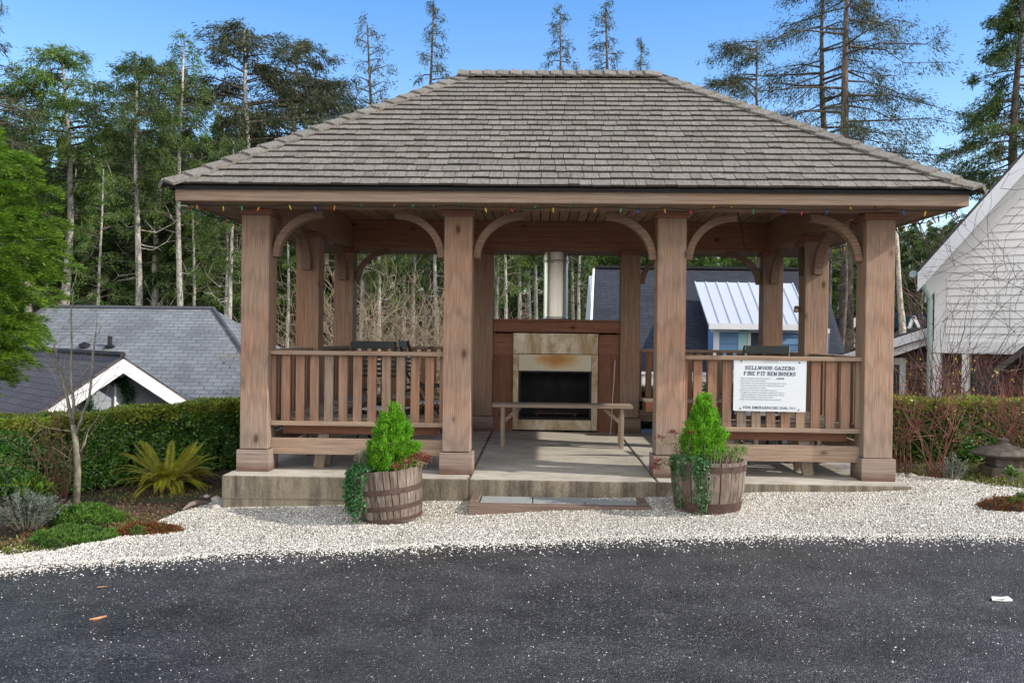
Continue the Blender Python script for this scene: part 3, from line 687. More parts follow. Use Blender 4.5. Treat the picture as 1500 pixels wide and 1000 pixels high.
# ---------------------------------------------------------------- benches
def bench(name, L, dep, H, label, braces=True, slats=1, mats=WB, group=None, legx=.22):
    r_ = empty(name, label=label, cat='bench', group=group)
    s_ = MB(); ws = dep / slats
    for i in range(slats): s_.box(-L / 2, L / 2, -dep / 2 + i * ws + .004, -dep / 2 + (i + 1) * ws - .004, H - .04, H)
    s_.build('seat', mats[0], r_, bevel=.004)
    for sx in (-1, 1):
        for sy in (-1, 1):
            x_ = sx * (L / 2 - legx); MB().box(x_ - .022, x_ + .022, sy * (dep / 2 - .06) - .035, sy * (dep / 2 - .06) + .035, 0, H - .041).build('leg', mats[2], r_, bevel=.003)
        MB().box(x_ - .02, x_ + .02, -dep / 2 + .1, dep / 2 - .1, H - .12, H - .042).build('cross_piece', mats[1], r_)
        if braces: MB().beam((x_ - sx * .02, 0, H - .2), (x_ - sx * .2, 0, H - .05), .04, .05, (0, 1, 0)).build('brace', mats[0], r_)
    return r_
b = bench('bench', 1.6, .3, .50, 'plain weathered plank bench standing alone in front of the fireplace', legx=.12)
b.location = (.045, 2.22, 0); b.rotation_euler = (0, 0, .01)
WS = {a: wood('pale_bench_' + 'xyz'[a], a, (.55, .48, .39), (.42, .35, .27), gamt=.6, knots=False, k=.8) for a in range(3)}
def rail_bench(x, y, rz, label, L=1.5):
    r_ = empty('slatted_bench', (x, y, 0), rz, label, 'bench', 'slatted benches along the railings')
    s_ = MB()
    for i in range(5): s_.box(-L / 2, L / 2, -.2 + i * .082, -.2 + i * .082 + .07, .455, .485)
    s_.build('seat', WS[0], r_)
    MB().box(-L / 2 + .02, L / 2 - .02, .175, .2, .33, .453).build('apron', WR[0], r_)
    MB().box(-L / 2 + .02, L / 2 - .02, -.2, -.175, .33, .453).build('apron', WR[0], r_)
    for sx in (-1, 1):
        for sy in (-1, 1):
            MB().beam((sx * (L / 2 - .35), sy * .14, 0), (sx * (L / 2 - .42), sy * .14, .44), .045, .10, (1, 0, 0)).build('leg', WB[2], r_)
xm = (HA + HB) / 2
rail_bench(-xm, .44, 0, 'slatted bench inside the front railing behind the left barrel planter')
rail_bench(xm, .44, 0, 'slatted bench inside the front railing behind the white sign')
rail_bench(-HA + .33, 1.42, R(90), 'slatted bench along the left side railing, nearer the front', 1.25)
rail_bench(-HA + .33, 3.0, R(90), 'slatted bench along the left side railing, nearer the back', 1.25)
rail_bench(HA - .33, 1.42, R(90), 'slatted bench along the right side railing, nearer the front', 1.25)
rail_bench(HA - .33, 3.0, R(90), 'slatted bench along the right side railing, nearer the back', 1.25)
rail_bench(-xm + .25, BW - .32, 0, 'slatted bench at the rear railing left of the fireplace', 1.1)
rail_bench(xm - .25, BW - .32, 0, 'slatted bench at the rear railing right of the fireplace', 1.1)

def folding_chair(x, y, rz, label):
    r_ = empty('folding_chair', (x, y, 0), rz, label, 'chair', 'dark folding chairs in the gazebo')
    h = .24
    for sx in (-1, 1):
        MB().tube([(sx * h, .30, 0), (sx * h, .02, .45), (sx * h, -.20, .80), (sx * h, -.30, 1.19)], .016, 7).build('side_frame', M['blackmetal'], r_, smooth=True)
        MB().tube([(sx * (h - .03), -.34, 0), (sx * (h - .03), .0, .40), (sx * (h - .03), .25, .47)], .015, 7).build('leg', M['blackmetal'], r_, smooth=True)
        MB().box(sx * h - .03, sx * h + .03, -.2, .3, .66, .685).build('armrest', M['blackmetal'], r_, bevel=.004)
        MB().tube([(sx * h, .27, .46), (sx * h, .25, .66)], .012, 6).build('arm_support', M['blackmetal'], r_)
    st = MB()
    for i in range(8): st.box(-h + .02, h - .02, -.16 + i * .058, -.16 + i * .058 + .036, .47, .482)
    st.build('seat', M['strut'], r_)
    bk = MB().beam((-h, -.295, 1.165), (h, -.295, 1.165), .03, .075); bk.build('back_rail', M['blackmetal'], r_)
    bs = MB()
    for i in range(5): bs.beam((-h, -.22 - .013 * i, .84 + i * .05), (h, -.22 - .013 * i, .84 + i * .05), .012, .03)
    bs.build('backrest', M['blackmetal'], r_)
folding_chair(aty(569, 500, 1.75)[0], 1.45, R(-12), 'dark folding chair with slatted seat behind the left front railing')
folding_chair(aty(637, 500, 2.3)[0] - .1, 2.5, R(-70), 'dark folding chair turned to the fireplace, half hidden by the second front post')
folding_chair(aty(1097, 500, 1.75)[0], 1.45, R(10), 'dark folding chair with slatted seat behind the white sign')

# ---------------------------------------------------------------- sign
sx0, sx1, sz0, sz1 = 1.559, 2.218, .612, 1.092
sg = empty('notice_sign', ((sx0 + sx1) / 2, .09, sz0), 0, 'white notice sign screwed to the balusters headed SELLWOOD GAZEBO FIRE PIT REMINDERS', 'sign')
sg.rotation_euler = (0, R(.4), 0)
sw, shh = sx1 - sx0, sz1 - sz0
def rrect(w_, h_, r_):
    pts = []
    for cx_, cz_, a0 in ((w_ / 2 - r_, h_ - r_, 0), (-w_ / 2 + r_, h_ - r_, 90), (-w_ / 2 + r_, r_, 180), (w_ / 2 - r_, r_, 270)):
        for k_ in range(5): a = R(a0 + 22.5 * k_); pts.append((cx_ + r_ * math.cos(a), cz_ + r_ * math.sin(a)))
    return pts
MB().prism(rrect(sw, shh, .012), lambda p, d: (p[0], d, p[1]), -.02, -.012).build('panel', M['sign'], sg)
SY = -.0215
# slab-serif capitals as strokes on a 0..1 grid: (x0,y0,x1,y1,weight)
G = {
 'E': ['v0', 'h0', 'h1', (.12, .5, .62, .5, 0), (.8, .78, .8, 1, 0), (.8, 0, .8, .22, 0)], 'F': ['v0', 'h1', (.12, .5, .6, .5, 0), (0, 0, .35, 0, 0), (.78, .78, .78, 1, 0)],
 'L': ['v0', 'h0', (0, 1, .35, 1, 0), (.8, 0, .8, .25, 0)], 'I': ['vm', (.2, 0, .7, 0, 0), (.2, 1, .7, 1, 0)], 'T': ['vm', (.02, 1, .9, 1, 0), (.2, 0, .7, 0, 0), (.02, .78, .02, 1, 0), (.9, .78, .9, 1, 0)],
 'S': [(.75, .78, .6, .97, 0), (.6, .97, .3, .97, 0), (.3, .97, .12, .8, 1), (.12, .8, .25, .58, 1), (.25, .58, .65, .42, 1), (.65, .42, .76, .2, 1), (.76, .2, .6, .03, 0), (.6, .03, .25, .03, 0), (.25, .03, .1, .22, 0), (.78, .75, .78, 1, 0), (.08, 0, .08, .25, 0)],
 'W': [(.0, 1, .25, 0, 1), (.25, 0, .5, .9, 0), (.5, .9, .75, 0, 1), (.75, 0, 1., 1, 0), (-.1, 1, .18, 1, 0), (.85, 1, 1.1, 1, 0)],
 'M': [(.12, 0, .12, 1, 0), (.12, 1, .5, .1, 1), (.5, .1, .88, 1, 0), (.88, 0, .88, 1, 1), (-.02, 0, .27, 0, 0), (.72, 0, 1.02, 0, 0), (-.02, 1, .15, 1, 0), (.85, 1, 1.02, 1, 0)],
 'N': [(.12, 0, .12, 1, 0), (.12, 1, .8, 0, 1), (.8, 0, .8, 1, 0), (-.02, 0, .27, 0, 0), (.65, 1, .95, 1, 0), (-.02, 1, .15, 1, 0)],
 'A': [(.05, 0, .42, 1, 0), (.42, 1, .82, 0, 1), (.2, .33, .68, .33, 0), (-.05, 0, .2, 0, 0), (.62, 0, .95, 0, 0)],
 'Z': [(.1, .97, .8, .97, 0), (.8, .97, .1, .03, 1), (.1, .03, .8, .03, 0), (.1, .78, .1, .97, 0), (.8, .03, .8, .24, 0)],
 'O': 'O', 'G': 'G', 'D': 'D', 'B': 'B', 'P': 'P', 'R': 'R', ' ': []}
def glyph(mb, ch, X, Z, w_, h_, bold):
    def st(a, b, c, d, hv): mb.beam((X + a * w_, SY, Z + b * h_), (X + c * w_, SY, Z + d * h_), .001, bold * (1.25 if hv else .95), (0, 0, 1) if abs(a - c) * w_ > abs(b - d) * h_ else (1, 0, 0))
    def arc(cx_, cz_, rx, rz_, a0, a1, k_=10):
        for i in range(k_):
            t0, t1 = R(a0 + (a1 - a0) * i / k_), R(a0 + (a1 - a0) * (i + 1) / k_)
            st(cx_ + rx * math.cos(t0), cz_ + rz_ * math.sin(t0), cx_ + rx * math.cos(t1), cz_ + rz_ * math.sin(t1), abs(math.cos((t0 + t1) / 2)) > .6)
    g_ = G.get(ch, [])
    if g_ == 'O': arc(.45, .5, .38, .48, 0, 360, 16)
    elif g_ == 'G': arc(.45, .5, .38, .48, 40, 330, 14); st(.8, .0, .8, .42, 1); st(.55, .42, .95, .42, 0); st(.78, .75, .78, 1, 0)
    elif g_ == 'D': st(.15, 0, .15, 1, 1); arc(.3, .5, .5, .48, -90, 90); st(0, 0, .35, 0.02, 0); st(0, 1, .35, .98, 0)
    elif g_ in ('B', 'P', 'R'):
        st(.15, 0, .15, 1, 1); st(0, 1, .4, .98, 0); arc(.4, .74, .36, .24, -90, 90, 8); st(.15, .5, .4, .5, 0)
        if g_ == 'B': arc(.4, .26, .4, .25, -90, 90, 8); st(0, 0, .4, .01, 0)
        if g_ == 'P': st(0, 0, .35, 0, 0)
        if g_ == 'R': st(.42, .5, .78, 0, 1); st(0, 0, .33, 0, 0); st(.68, 0, .95, 0, 0)
    else:
        for q in g_:
            if q == 'v0': st(.15, 0, .15, 1, 1)
            elif q == 'vm': st(.45, 0, .45, 1, 1)
            elif q == 'h0': st(0, 0, .8, 0, 0)
            elif q == 'h1': st(0, 1, .8, 1, 0)
            else: st(*q)
def serif_line(txt, zc, width, h_):
    adv = {' ': .5, 'I': .7, 'W': 1.14, 'M': 1.12, 'N': 1.02, 'F': .84, 'L': .88, 'P': .86}; tot = sum(adv.get(c, .92) for c in txt) ; w_ = width / tot; mb = MB(); X = -width / 2
    for c in txt: glyph(mb, c, X, zc, w_ * .84, h_, .0052); X += adv.get(c, .92) * w_
    return mb.build('heading', M['ink'], sg)
def sgz(v): return shh * (1 - v)
serif_line('SELLWOOD GAZEBO', sgz(.205), .455, .0305)
serif_line('FIRE PIT REMINDERS', sgz(.312), .475, .0305)
def text(body, x, z, size, mat, align='LEFT', bold=0., nm='lettering', sx=1., collect=None):
    cu = bpy.data.curves.new(nm, 'FONT'); cu.body = body; cu.size = size; cu.align_x = align; cu.extrude = .0004; cu.offset = bold; cu.space_character = 1.12 if nm == 'footer' else 1; cu.resolution_u = 2
    o = bpy.data.objects.new(nm, cu); COL.objects.link(o); dg = bpy.context.evaluated_depsgraph_get(); me = bpy.data.meshes.new_from_object(o.evaluated_get(dg))
    me.transform(Matrix.Translation((x, SY, z)) @ Matrix.Rotation(R(90), 4, 'X') @ Matrix.Diagonal((sx, 1, 1, 1)))
    bpy.data.objects.remove(o); bpy.data.curves.remove(cu)
    if collect is not None:
        collect.add([v.co[:] for v in me.vertices], [tuple(p.vertices) for p in me.polygons]); bpy.data.meshes.remove(me); return
    me.materials.clear(); return link_mesh(me, nm, M[mat], sg)
text('SEABROOK', 0, sgz(.075), .028, 'paleink', 'CENTER', nm='crest')
lines = ['\u2022 Please extinguish all fires completely by', '\u2022 Please do not move the furniture', '\u2022 Keep children and pets attended. Always keep sand on hand',
         '\u2022 Please leave the fire pit area clean. Dispose of bottles etc', '   before you leave for the evening.', '\u2022 Please do not leave fires unattended at any time',
         '\u2022 The gazebo is available to all guests, residents and visitors', '   Gazebo available for events, please call the office through', '   Seabrook hospitality at our phone number.', '\u2022 Please report all after-hours problems to security line']
bt = MB()
for i, ln in enumerate(lines): text(ln, -.275, sgz(.385 + .0445 * i), .0185, 'greyink', sx=.92, bold=.0002, collect=bt)
bt.build('lettering', M['greyink'], sg)
text('11:00 PM', .055, sgz(.385), .0195, 'ink', bold=.0006)
text('FOR EMERGENCIES DIAL 911', 0, sgz(.955), .034, 'ink', 'CENTER', bold=.0005, nm='footer', sx=1.0)
for x_, z_ in ((-.265, .455), (.265, .452), (-.265, .022), (.265, .02)):
    MB().tube([(x_, -.024, z_), (x_, -.019, z_)], .007, 8).build('screw', M['screw'], sg)

# ---------------------------------------------------------------- door step
st = empty('timber_step', label='low timber-framed step with three grey pavers before the slab', cat='step')
ax_, bx_ = -.81, .735; zst = -.132
fm = MB(); 
fm.box(ax_, bx_, -.70, -.60, -.30, zst - .012); fm.build('front_timber', WST[0], st, bevel=.008)
for a in (ax_ + .001, bx_ - .10): MB().box(a, a + .085, -.599, -.283, -.30, zst).build('side_timber', WST[1], st, bevel=.008)
L_ = (bx_ - ax_ - .19) / 3
for i in range(3): MB().box(ax_ + .09 + i * L_ + .004, ax_ + .09 + (i + 1) * L_ - .004, -.597, -.284, zst - .06, zst - .012).build('paver', M['paver'], st, bevel=.006)

# ---------------------------------------------------------------- barrels
def barrel(x, y, tilt, H, rt, rb, hoops, label):
    z0 = float(T(x, y)) + .0
    r_ = empty('barrel_planter', (x, y, z0), 0, label, 'planter', 'half-barrel planters before the gazebo'); r_.rotation_euler = (R(2), R(tilt), R(random.uniform(0, 30)))
    r_.rotation_euler = (0, R(tilt), 0)
    s_ = MB(); ns = 26
    def rad(t_): return rb + (rt - rb) * t_ + .012 * math.sin(math.pi * min(t_ * 1.2, 1))
    ang = 0; cuts = [0]
    while cuts[-1] < 2 * math.pi - .17: cuts.append(cuts[-1] + random.uniform(.19, .32))
    cuts[-1] = 2 * math.pi
    for a0, a1 in zip(cuts[:-1], cuts[1:]):
        a0 += .012; a1 -= .012; jr = random.uniform(-.003, .003); jh = random.uniform(-.006, .004); rows = []
        for t_ in (0, .2, .45, .7, 1):
            ro = rad(t_) + jr; ri = ro - .024; z_ = t_ * (H + jh); am = (a0 + a1) / 2
            rows.append([(r2 * math.cos(q), r2 * math.sin(q), z_) for r2, q in ((ro, a0), (ro * 1.003, am), (ro, a1), (ri, a1), (ri, a0))])
        vs = [p for rw in rows for p in rw]; fs = [(i * 5 + j, i * 5 + (j + 1) % 5, (i + 1) * 5 + (j + 1) % 5, (i + 1) * 5 + j) for i in range(4) for j in range(5)] + [(24, 23, 22, 21, 20)]
        s_.add(vs, fs)
    s_.build('staves', M['barrel'], r_)
    for t0, t1 in hoops:
        hp = MB(); hp.lathe([(rad(t0) - .004, t0 * H), (rad(t0) + .006, t0 * H), (rad(t1) + .006, t1 * H), (rad(t1) - .004, t1 * H)], 40); hp.build('hoop', M['iron'], r_, smooth=False)
    sb = MB(); sb.lathe([(rt - .03, H - .05), (rt * .6, H - .02), (.001, H - .0)], 24); sb.build('soil', M['soil'], r_, smooth=True)
    return r_, z0, H
BLy = gp(577, 771)[1] + .245; BLx = aty(575, 700, BLy)[0]
BRy = min(gp(1037, 757)[1] + .262, -.62); BRx = aty(1037, 700, BRy)[0]
barrel(BLx, BLy, -7, .43, .292, .245, ((.02, .09), (.25, .335), (.56, .66)), 'grey-brown half barrel with three rusty hoops, tilted, left of the step')
barrel(BRx, BRy, 0, .42, .318, .262, ((.03, .2), (.80, .92)), 'grey-brown half barrel with two rusty hoops, upright, right of the step')

def cone_conifer(name, x, y, z, H, r_, n_, label, mat):
    o = empty(name, (x, y, z), 0, label, 'conifer', 'small conifers in the barrels')
    MB().tube([(0, 0, -.05), (.003, 0, H * .5), (0, .003, H * .93)], [.018, .01, .002], 6).build('trunk', M['darkbark'], o)
    nc = 170; t_ = rng.random(nc) ** 1.35; prof = np.interp(t_, [0, .06, .35, .55, .72, .88, 1], [.72, .95, .93, .62, .36, .16, .03]) * r_
    a = rng.uniform(0, 2 * np.pi, nc); rr = prof * np.sqrt(rng.uniform(.35, 1, nc)) * rng.uniform(.85, 1.12, nc)
    C_ = np.stack([rr * np.cos(a), rr * np.sin(a), t_ * H], 1)
    out = unit(np.stack([np.cos(a), np.sin(a), np.full(nc, 1.5)], 1))
    per = n_ // nc; P = np.repeat(C_, per, 0); O = np.repeat(out, per, 0)
    s_ = rng.uniform(0, 1, (len(P), 1)); P = P + O * s_ * .07 + rng.normal(0, .014, P.shape)
    A = unit(O + rng.normal(0, .45, P.shape) + np.array([0, 0, .3]))
    leaves('foliage', mat, o, P, A, rng.uniform(.014, .034, len(P)), rng.uniform(.006, .011, len(P)))
    return o
cone_conifer('dwarf_conifer', BLx + .0, BLy - .02, float(T(BLx, BLy)) + .40, .50, .215, 24000, 'bright green dwarf conifer with spire top in the left barrel', M['lime'])
cone_conifer('dwarf_conifer', BRx - .04, BRy, float(T(BRx, BRy)) + .40, .485, .165, 20000, 'bright green narrow conifer in the right barrel', M['lime'])

def trail(name, x, y, z, pts, n_, label, sz=.026):
    o = empty(name, (x, y, z), 0, label, 'ivy', 'trailing ivy in the barrels')
    vm = MB(); P = []; 
    for path in pts:
        vm.tube(path, .003, 4)
        path = [np.array(p) for p in path]
        kk = n_ // len(pts)
        t_ = rng.uniform(0, len(path) - 1.001, kk); i = t_.astype(int); f_ = (t_ - i)[:, None]; arr = np.array(path)
        P.append(arr[i] * (1 - f_) + arr[i + 1] * f_ + rng.normal(0, .016, (kk, 3)))
    vm.build('stems', M['twig_grey'], o); P = np.concatenate(P)
    A = unit(rng.normal(0, .5, P.shape) + np.array([0, -.35, -.6])); nrm = unit(rng.normal(0, .45, P.shape) + np.array([0, -1, .35])); S = unit(np.cross(A, nrm))
    leaves('leaves', M['ivy'], o, P, A, rng.uniform(.6, 1.2, len(P)) * sz, rng.uniform(.6, 1.1, len(P)) * sz, .1, S)
pl = []
for i in range(16):
    a = R(random.uniform(165, 240)); r1 = .30; dp = random.uniform(.18, .42)
    pl.append([(.15 * math.cos(a), .15 * math.sin(a), .02), (r1 * math.cos(a) * .95, r1 * math.sin(a) * .95, .05), (r1 * 1.18 * math.cos(a), r1 * 1.15 * math.sin(a), -.02), (r1 * 1.2 * math.cos(a) + random.uniform(-.02, .02), r1 * 1.15 * math.sin(a), -dp * .6), (r1 * 1.15 * math.cos(a), r1 * 1.12 * math.sin(a), -dp)])
trail('trailing_ivy', BLx - .01, BLy, float(T(BLx, BLy)) + .40, pl, 2600, 'dark green ivy spilling over the left side of the left barrel')
pl = []
for i in range(13):
    a = R(random.uniform(195, 262)); r1 = .31; dp = random.choice((random.uniform(.05, .2), random.uniform(.2, .4)))
    if i > 9: a = R(random.uniform(248, 262)); dp = .40
    pl.append([(.15 * math.cos(a), .15 * math.sin(a), .0), (r1 * math.cos(a), r1 * math.sin(a), .04), (r1 * 1.07 * math.cos(a), r1 * 1.07 * math.sin(a), -.05), (r1 * 1.0 * math.cos(a + .05), r1 * 1.02 * math.sin(a), -dp * .6), (r1 * .95 * math.cos(a), r1 * .97 * math.sin(a), -dp)])
trail('trailing_ivy', BRx, BRy, float(T(BRx, BRy)) + .41, pl, 1500, 'green ivy hanging down the front of the right barrel', .022)

def stems_plant(name, x, y, z, stems, label, leafmat, n_leaf, head=None, cat='plant', leaf=.022, stemmat='twig_tan'):
    o = empty(name, (x, y, z), 0, label, cat); vm = MB(); P = []
    for s_ in stems: vm.tube(s_, [.0035, .003, .002][:len(s_)] if len(s_) <= 3 else .003, 4); P += [np.array(s_[-1]) * t_ + np.array(s_[-2]) * (1 - t_) for t_ in (.2, .5, .8)]
    vm.build('stems', M[stemmat], o); P = np.array(P); P = P[rng.integers(0, len(P), n_leaf)] + rng.normal(0, .018, (n_leaf, 3))
    leaves('leaves', M[leafmat], o, P, unit(rng.normal(0, .7, P.shape) + np.array([0, 0, .5])), rng.uniform(.5, 1.2, n_leaf) * leaf, rng.uniform(.2, .45, n_leaf) * leaf)
    if head:
        H_ = []
        for s_ in head: c = np.array(s_); k_ = 110; q = rng.normal(0, 1, (k_, 3)) * np.array([.022, .022, .009]) + c; H_.append(q)
        H_ = np.concatenate(H_); leaves('flower_heads', M['red_leaf'], o, H_, unit(rng.normal(0, .6, H_.shape) + np.array([0, 0, .5])), .012, .009)
    return o
zb = float(T(BLx, BLy)) + .40
stems = []
for i in range(26):
    a = random.uniform(0, 6.28); r1 = random.uniform(.1, .25); h_ = random.uniform(.05, .13); stems.append([(r1 * math.cos(a), r1 * math.sin(a), -.02), (r1 * 1.1 * math.cos(a), r1 * 1.1 * math.sin(a), h_ * .6), (r1 * 1.2 * math.cos(a), r1 * 1.2 * math.sin(a), h_)])
hd = [(.24, -.13, .13), (.28, -.05, .10), (.16, -.2, .11), (.20, -.16, .15), (.25, -.1, .16), (.29, -.07, .13), (.07, -.24, .075)]
stems += [[(p[0] * .8, p[1] * .8, -.01), (p[0] * .9, p[1] * .9, p[2] * .5), p] for p in hd]
stems_plant('sedum', BLx, BLy, zb, stems, 'dry flowering sedum with rusty heads at the rim of the left barrel', 'dry_leaf', 900, hd)
stems = [[(-.12, -.1, 0), (-.17, -.14, .08), (-.2 + random.uniform(-.07, .05), -.15 + random.uniform(-.05, .05), random.uniform(.12, .21))] for i in range(14)]
stems_plant('wispy_herb', BLx - .04, BLy, zb, stems, 'wispy grey-green herb rising at the left of the left barrel', 'silver', 420)
zb = float(T(BRx, BRy)) + .41
stems = []
for i in range(60):
    a = random.uniform(0, 6.28); r1 = random.uniform(.16, .28); h_ = random.uniform(.04, .13); stems.append([(r1 * math.cos(a), r1 * math.sin(a), -.02), (r1 * 1.1 * math.cos(a), r1 * 1.1 * math.sin(a), h_ * .6), (r1 * 1.15 * math.cos(a) + random.uniform(-.02, .02), r1 * 1.15 * math.sin(a), h_)])
hd = [(-.42, -.1, .19), (-.31, -.08, .235), (-.16, -.12, .24), (-.45, -.12, -.035), (-.46, -.13, -.06), (-.44, -.13, .0)]
stems += [[(-.2, -.08, 0), ((p[0] - .2) / 2, p[1], p[2] * .55), p] for p in hd]
stems_plant('sedum', BRx, BRy, zb, stems, 'low grassy sedum with dull red heads leaning left out of the right barrel', 'mat_green', 1500, hd, leaf=.026)

# ---------------------------------------------------------------- hedges
def hedge(name, path, H, th, n_, label, topfrac=.30, leaf=.045):
    """path: ground polyline of the front face; th: thickness to the back"""
    o = empty(name, label=label, cat='hedge'); path = [np.array(p, float) for p in path]
    core = MB(); seg = list(zip(path[:-1], path[1:])); Ls = np.array([np.linalg.norm(b - a) for a, b in seg])
    P = []; Nn = []; Pt = []; Nt = []
    for (a, b), L in zip(seg, Ls):
        d = (b - a) / L; nv = np.array([d[1], -d[0]])  # front normal
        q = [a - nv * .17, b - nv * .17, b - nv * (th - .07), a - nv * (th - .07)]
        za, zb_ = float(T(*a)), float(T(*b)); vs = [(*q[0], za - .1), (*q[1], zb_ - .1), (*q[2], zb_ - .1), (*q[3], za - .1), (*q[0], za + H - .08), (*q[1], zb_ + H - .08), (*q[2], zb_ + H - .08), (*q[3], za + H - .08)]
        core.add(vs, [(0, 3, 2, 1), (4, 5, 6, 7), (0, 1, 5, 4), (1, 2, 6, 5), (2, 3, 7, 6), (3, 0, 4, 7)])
        k_ = int(n_ * L / Ls.sum()); kt = int(k_ * topfrac)
        u = rng.random(k_); v = rng.random(k_) ** .9; base = a + np.outer(u, b - a); z = T(base[:, 0], base[:, 1]) + v * H
        bul = .045 * np.sin(u * L * 4.1 + v * 5) + .03 * np.sin(u * L * 9 + v * 3) - .16 * np.clip(v - .85, 0, 1)
        pp = base + nv * (bul - rng.exponential(.035, k_))[:, None]
        P.append(np.stack([pp[:, 0], pp[:, 1], z], 1)); Nn.append(np.tile([nv[0], nv[1], .25], (k_, 1)))
        kf = kt // 2; u = rng.random(kf); v = 1 - rng.exponential(.07, kf); base = a + np.outer(u, b - a) + nv * .03; Pt.append(np.stack([base[:, 0], base[:, 1], T(base[:, 0], base[:, 1]) + H * v], 1)); Nt.append(np.tile([nv[0], nv[1], .8], (kf, 1)))
        u = rng.random(kt); w_ = rng.random(kt); base = a + np.outer(u, b - a) - np.outer(w_ * th, nv); z = T(base[:, 0], base[:, 1]) + H + .02 * np.sin(u * L * 6) - rng.exponential(.02, kt) - .04 * (np.abs(w_ - .5) * 2) ** 4
        Pt.append(np.stack([base[:, 0], base[:, 1], z], 1)); Nt.append(np.tile([0, 0, 1.], (kt, 1)))
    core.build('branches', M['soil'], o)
    for nm, PP, NN, mat in (('leaves', P, Nn, M['laurel']), ('lit_new_growth', Pt, Nt, M['laurel_top'])):
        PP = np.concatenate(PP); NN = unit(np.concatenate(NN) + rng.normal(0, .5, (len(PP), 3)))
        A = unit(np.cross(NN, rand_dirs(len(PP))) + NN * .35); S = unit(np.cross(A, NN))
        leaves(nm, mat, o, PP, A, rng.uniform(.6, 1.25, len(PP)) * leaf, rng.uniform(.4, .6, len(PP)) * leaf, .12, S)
    return o
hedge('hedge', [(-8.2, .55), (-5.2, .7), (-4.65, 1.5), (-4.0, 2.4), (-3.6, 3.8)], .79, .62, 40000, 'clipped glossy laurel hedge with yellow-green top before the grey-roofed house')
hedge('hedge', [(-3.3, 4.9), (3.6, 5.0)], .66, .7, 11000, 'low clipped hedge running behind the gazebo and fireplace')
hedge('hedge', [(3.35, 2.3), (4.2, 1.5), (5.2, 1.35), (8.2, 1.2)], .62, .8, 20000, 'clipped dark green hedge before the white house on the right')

# ---------------------------------------------------------------- ground plants
def fern(x, y, n_fr, L, label):
    z = float(T(x, y)); o = empty('sword_fern', (x, y, z), 0, label, 'fern'); P = []; A = []; S = []; l = []; st = MB()
    for i in range(n_fr):
        a = random.uniform(0, 6.28); ln = L * random.uniform(.7, 1.1); lift = random.uniform(.3, 1.45); d = np.array([math.cos(a), math.sin(a), 0]); pts = []
        for k_ in range(26):
            t_ = k_ / 25; pts.append(d * (ln * (math.sin(t_ * 1.25) / 1.1) * math.cos(lift * .7)) + np.array([0, 0, ln * (math.sin(lift) * t_ - .55 * t_ * t_ * (1.5 - lift * .6))]) + d * .03 + np.array([0, 0, .03]))
        st.tube([pts[0], pts[8], pts[16], pts[25]], [.005, .004, .003, .001], 4); pts = np.array(pts)
        for k_ in range(2, 25):
            tan = unit(pts[k_ + 1 if k_ < 25 else k_] - pts[k_ - 1]); side = unit(np.cross(tan, [0, 0, 1.])); nn = np.cross(side, tan)
            for s_ in (-1, 1):
                for h_ in (0, .5):
                    q = pts[k_] * (1 - h_) + pts[min(k_ + 1, 25)] * h_
                    P.append(q); A.append(unit(side * s_ + tan * .45 + np.array([0, 0, -.12]))); S.append(tan); l.append(.048 * math.sin(math.pi * min(.12 + k_ / 27, 1)) + .012)
    st.build('stalks', M['dry_leaf'], o); l = np.array(l)
    leaves('fronds', M['fern'], o, np.array(P), np.array(A), l, l * .2, 0, np.array(S)); return o
p = atz(246, 716, -.38); fern(p[0], p[1], 95, .72, 'yellow-green sword fern arching before the left hedge')

def mound(name, poly_c, rx, ry, h_, n_, mat, label, cat='groundcover', leaf=.02, lumps=5, rot=0, up=.8):
    x, y = poly_c; z = float(T(x, y)) - .02; o = empty(name, (x, y, z), rot, label, cat); core = MB(); rings = 10; seg = 28
    ph = [random.uniform(0, 6.28) for _ in range(4)]
    def hgt(u, v):
        r2 = np.sqrt(u * u + v * v); return h_ * np.sqrt(np.clip(1 - r2 ** 2.6, 0, 1)) * (.72 + .28 * np.sin(u * lumps + ph[0]) * np.cos(v * lumps * 1.2 + ph[1])) + .012 * np.sin(u * 17 + ph[2]) * np.sin(v * 15)
    def edge(a): return 1 + .10 * np.sin(3 * a + ph[0]) + .07 * np.sin(5 * a + ph[3])
    vs = [(0, 0, float(hgt(0, 0)))]
    for i in range(1, rings + 1):
        for j in range(seg):
            a = 2 * math.pi * j / seg; r_ = i / rings; e_ = edge(a); vs.append((rx * r_ * e_ * math.cos(a), ry * r_ * e_ * math.sin(a), float(hgt(r_ * math.cos(a), r_ * math.sin(a))) - .006))
    fs = [(0, 1 + j, 1 + (j + 1) % seg) for j in range(seg)] + [(1 + i * seg + j, 1 + (i + 1) * seg + j, 1 + (i + 1) * seg + (j + 1) % seg, 1 + i * seg + (j + 1) % seg) for i in range(rings - 1) for j in range(seg)]
    core.add(vs, fs).build('mat', M['soil'], o, smooth=True)
    a = rng.uniform(0, 2 * np.pi, n_); r_ = np.sqrt(rng.random(n_)); u, v = r_ * np.cos(a), r_ * np.sin(a); e_ = edge(a)
    P = np.stack([u * rx * e_, v * ry * e_, hgt(u, v) + rng.normal(0, .004, n_)], 1); A = unit(np.stack([u * .5, v * .5, np.full(n_, up)], 1) + rng.normal(0, .5, (n_, 3)))
    leaves('leaves', mat, o, P, A, rng.uniform(.6, 1.3, n_) * leaf, rng.uniform(.35, .6, n_) * leaf, .1); return o
mound('groundcover_mat', gp(112, 790), .36, .24, .13, 9000, M['mat_green'], 'mossy green groundcover mound at the gravel edge, lower left')
mound('groundcover_mat', gp(125, 762), .30, .20, .15, 5000, M['mat_green'], 'leafy green strawberry-like mound below the small bare tree', leaf=.034)
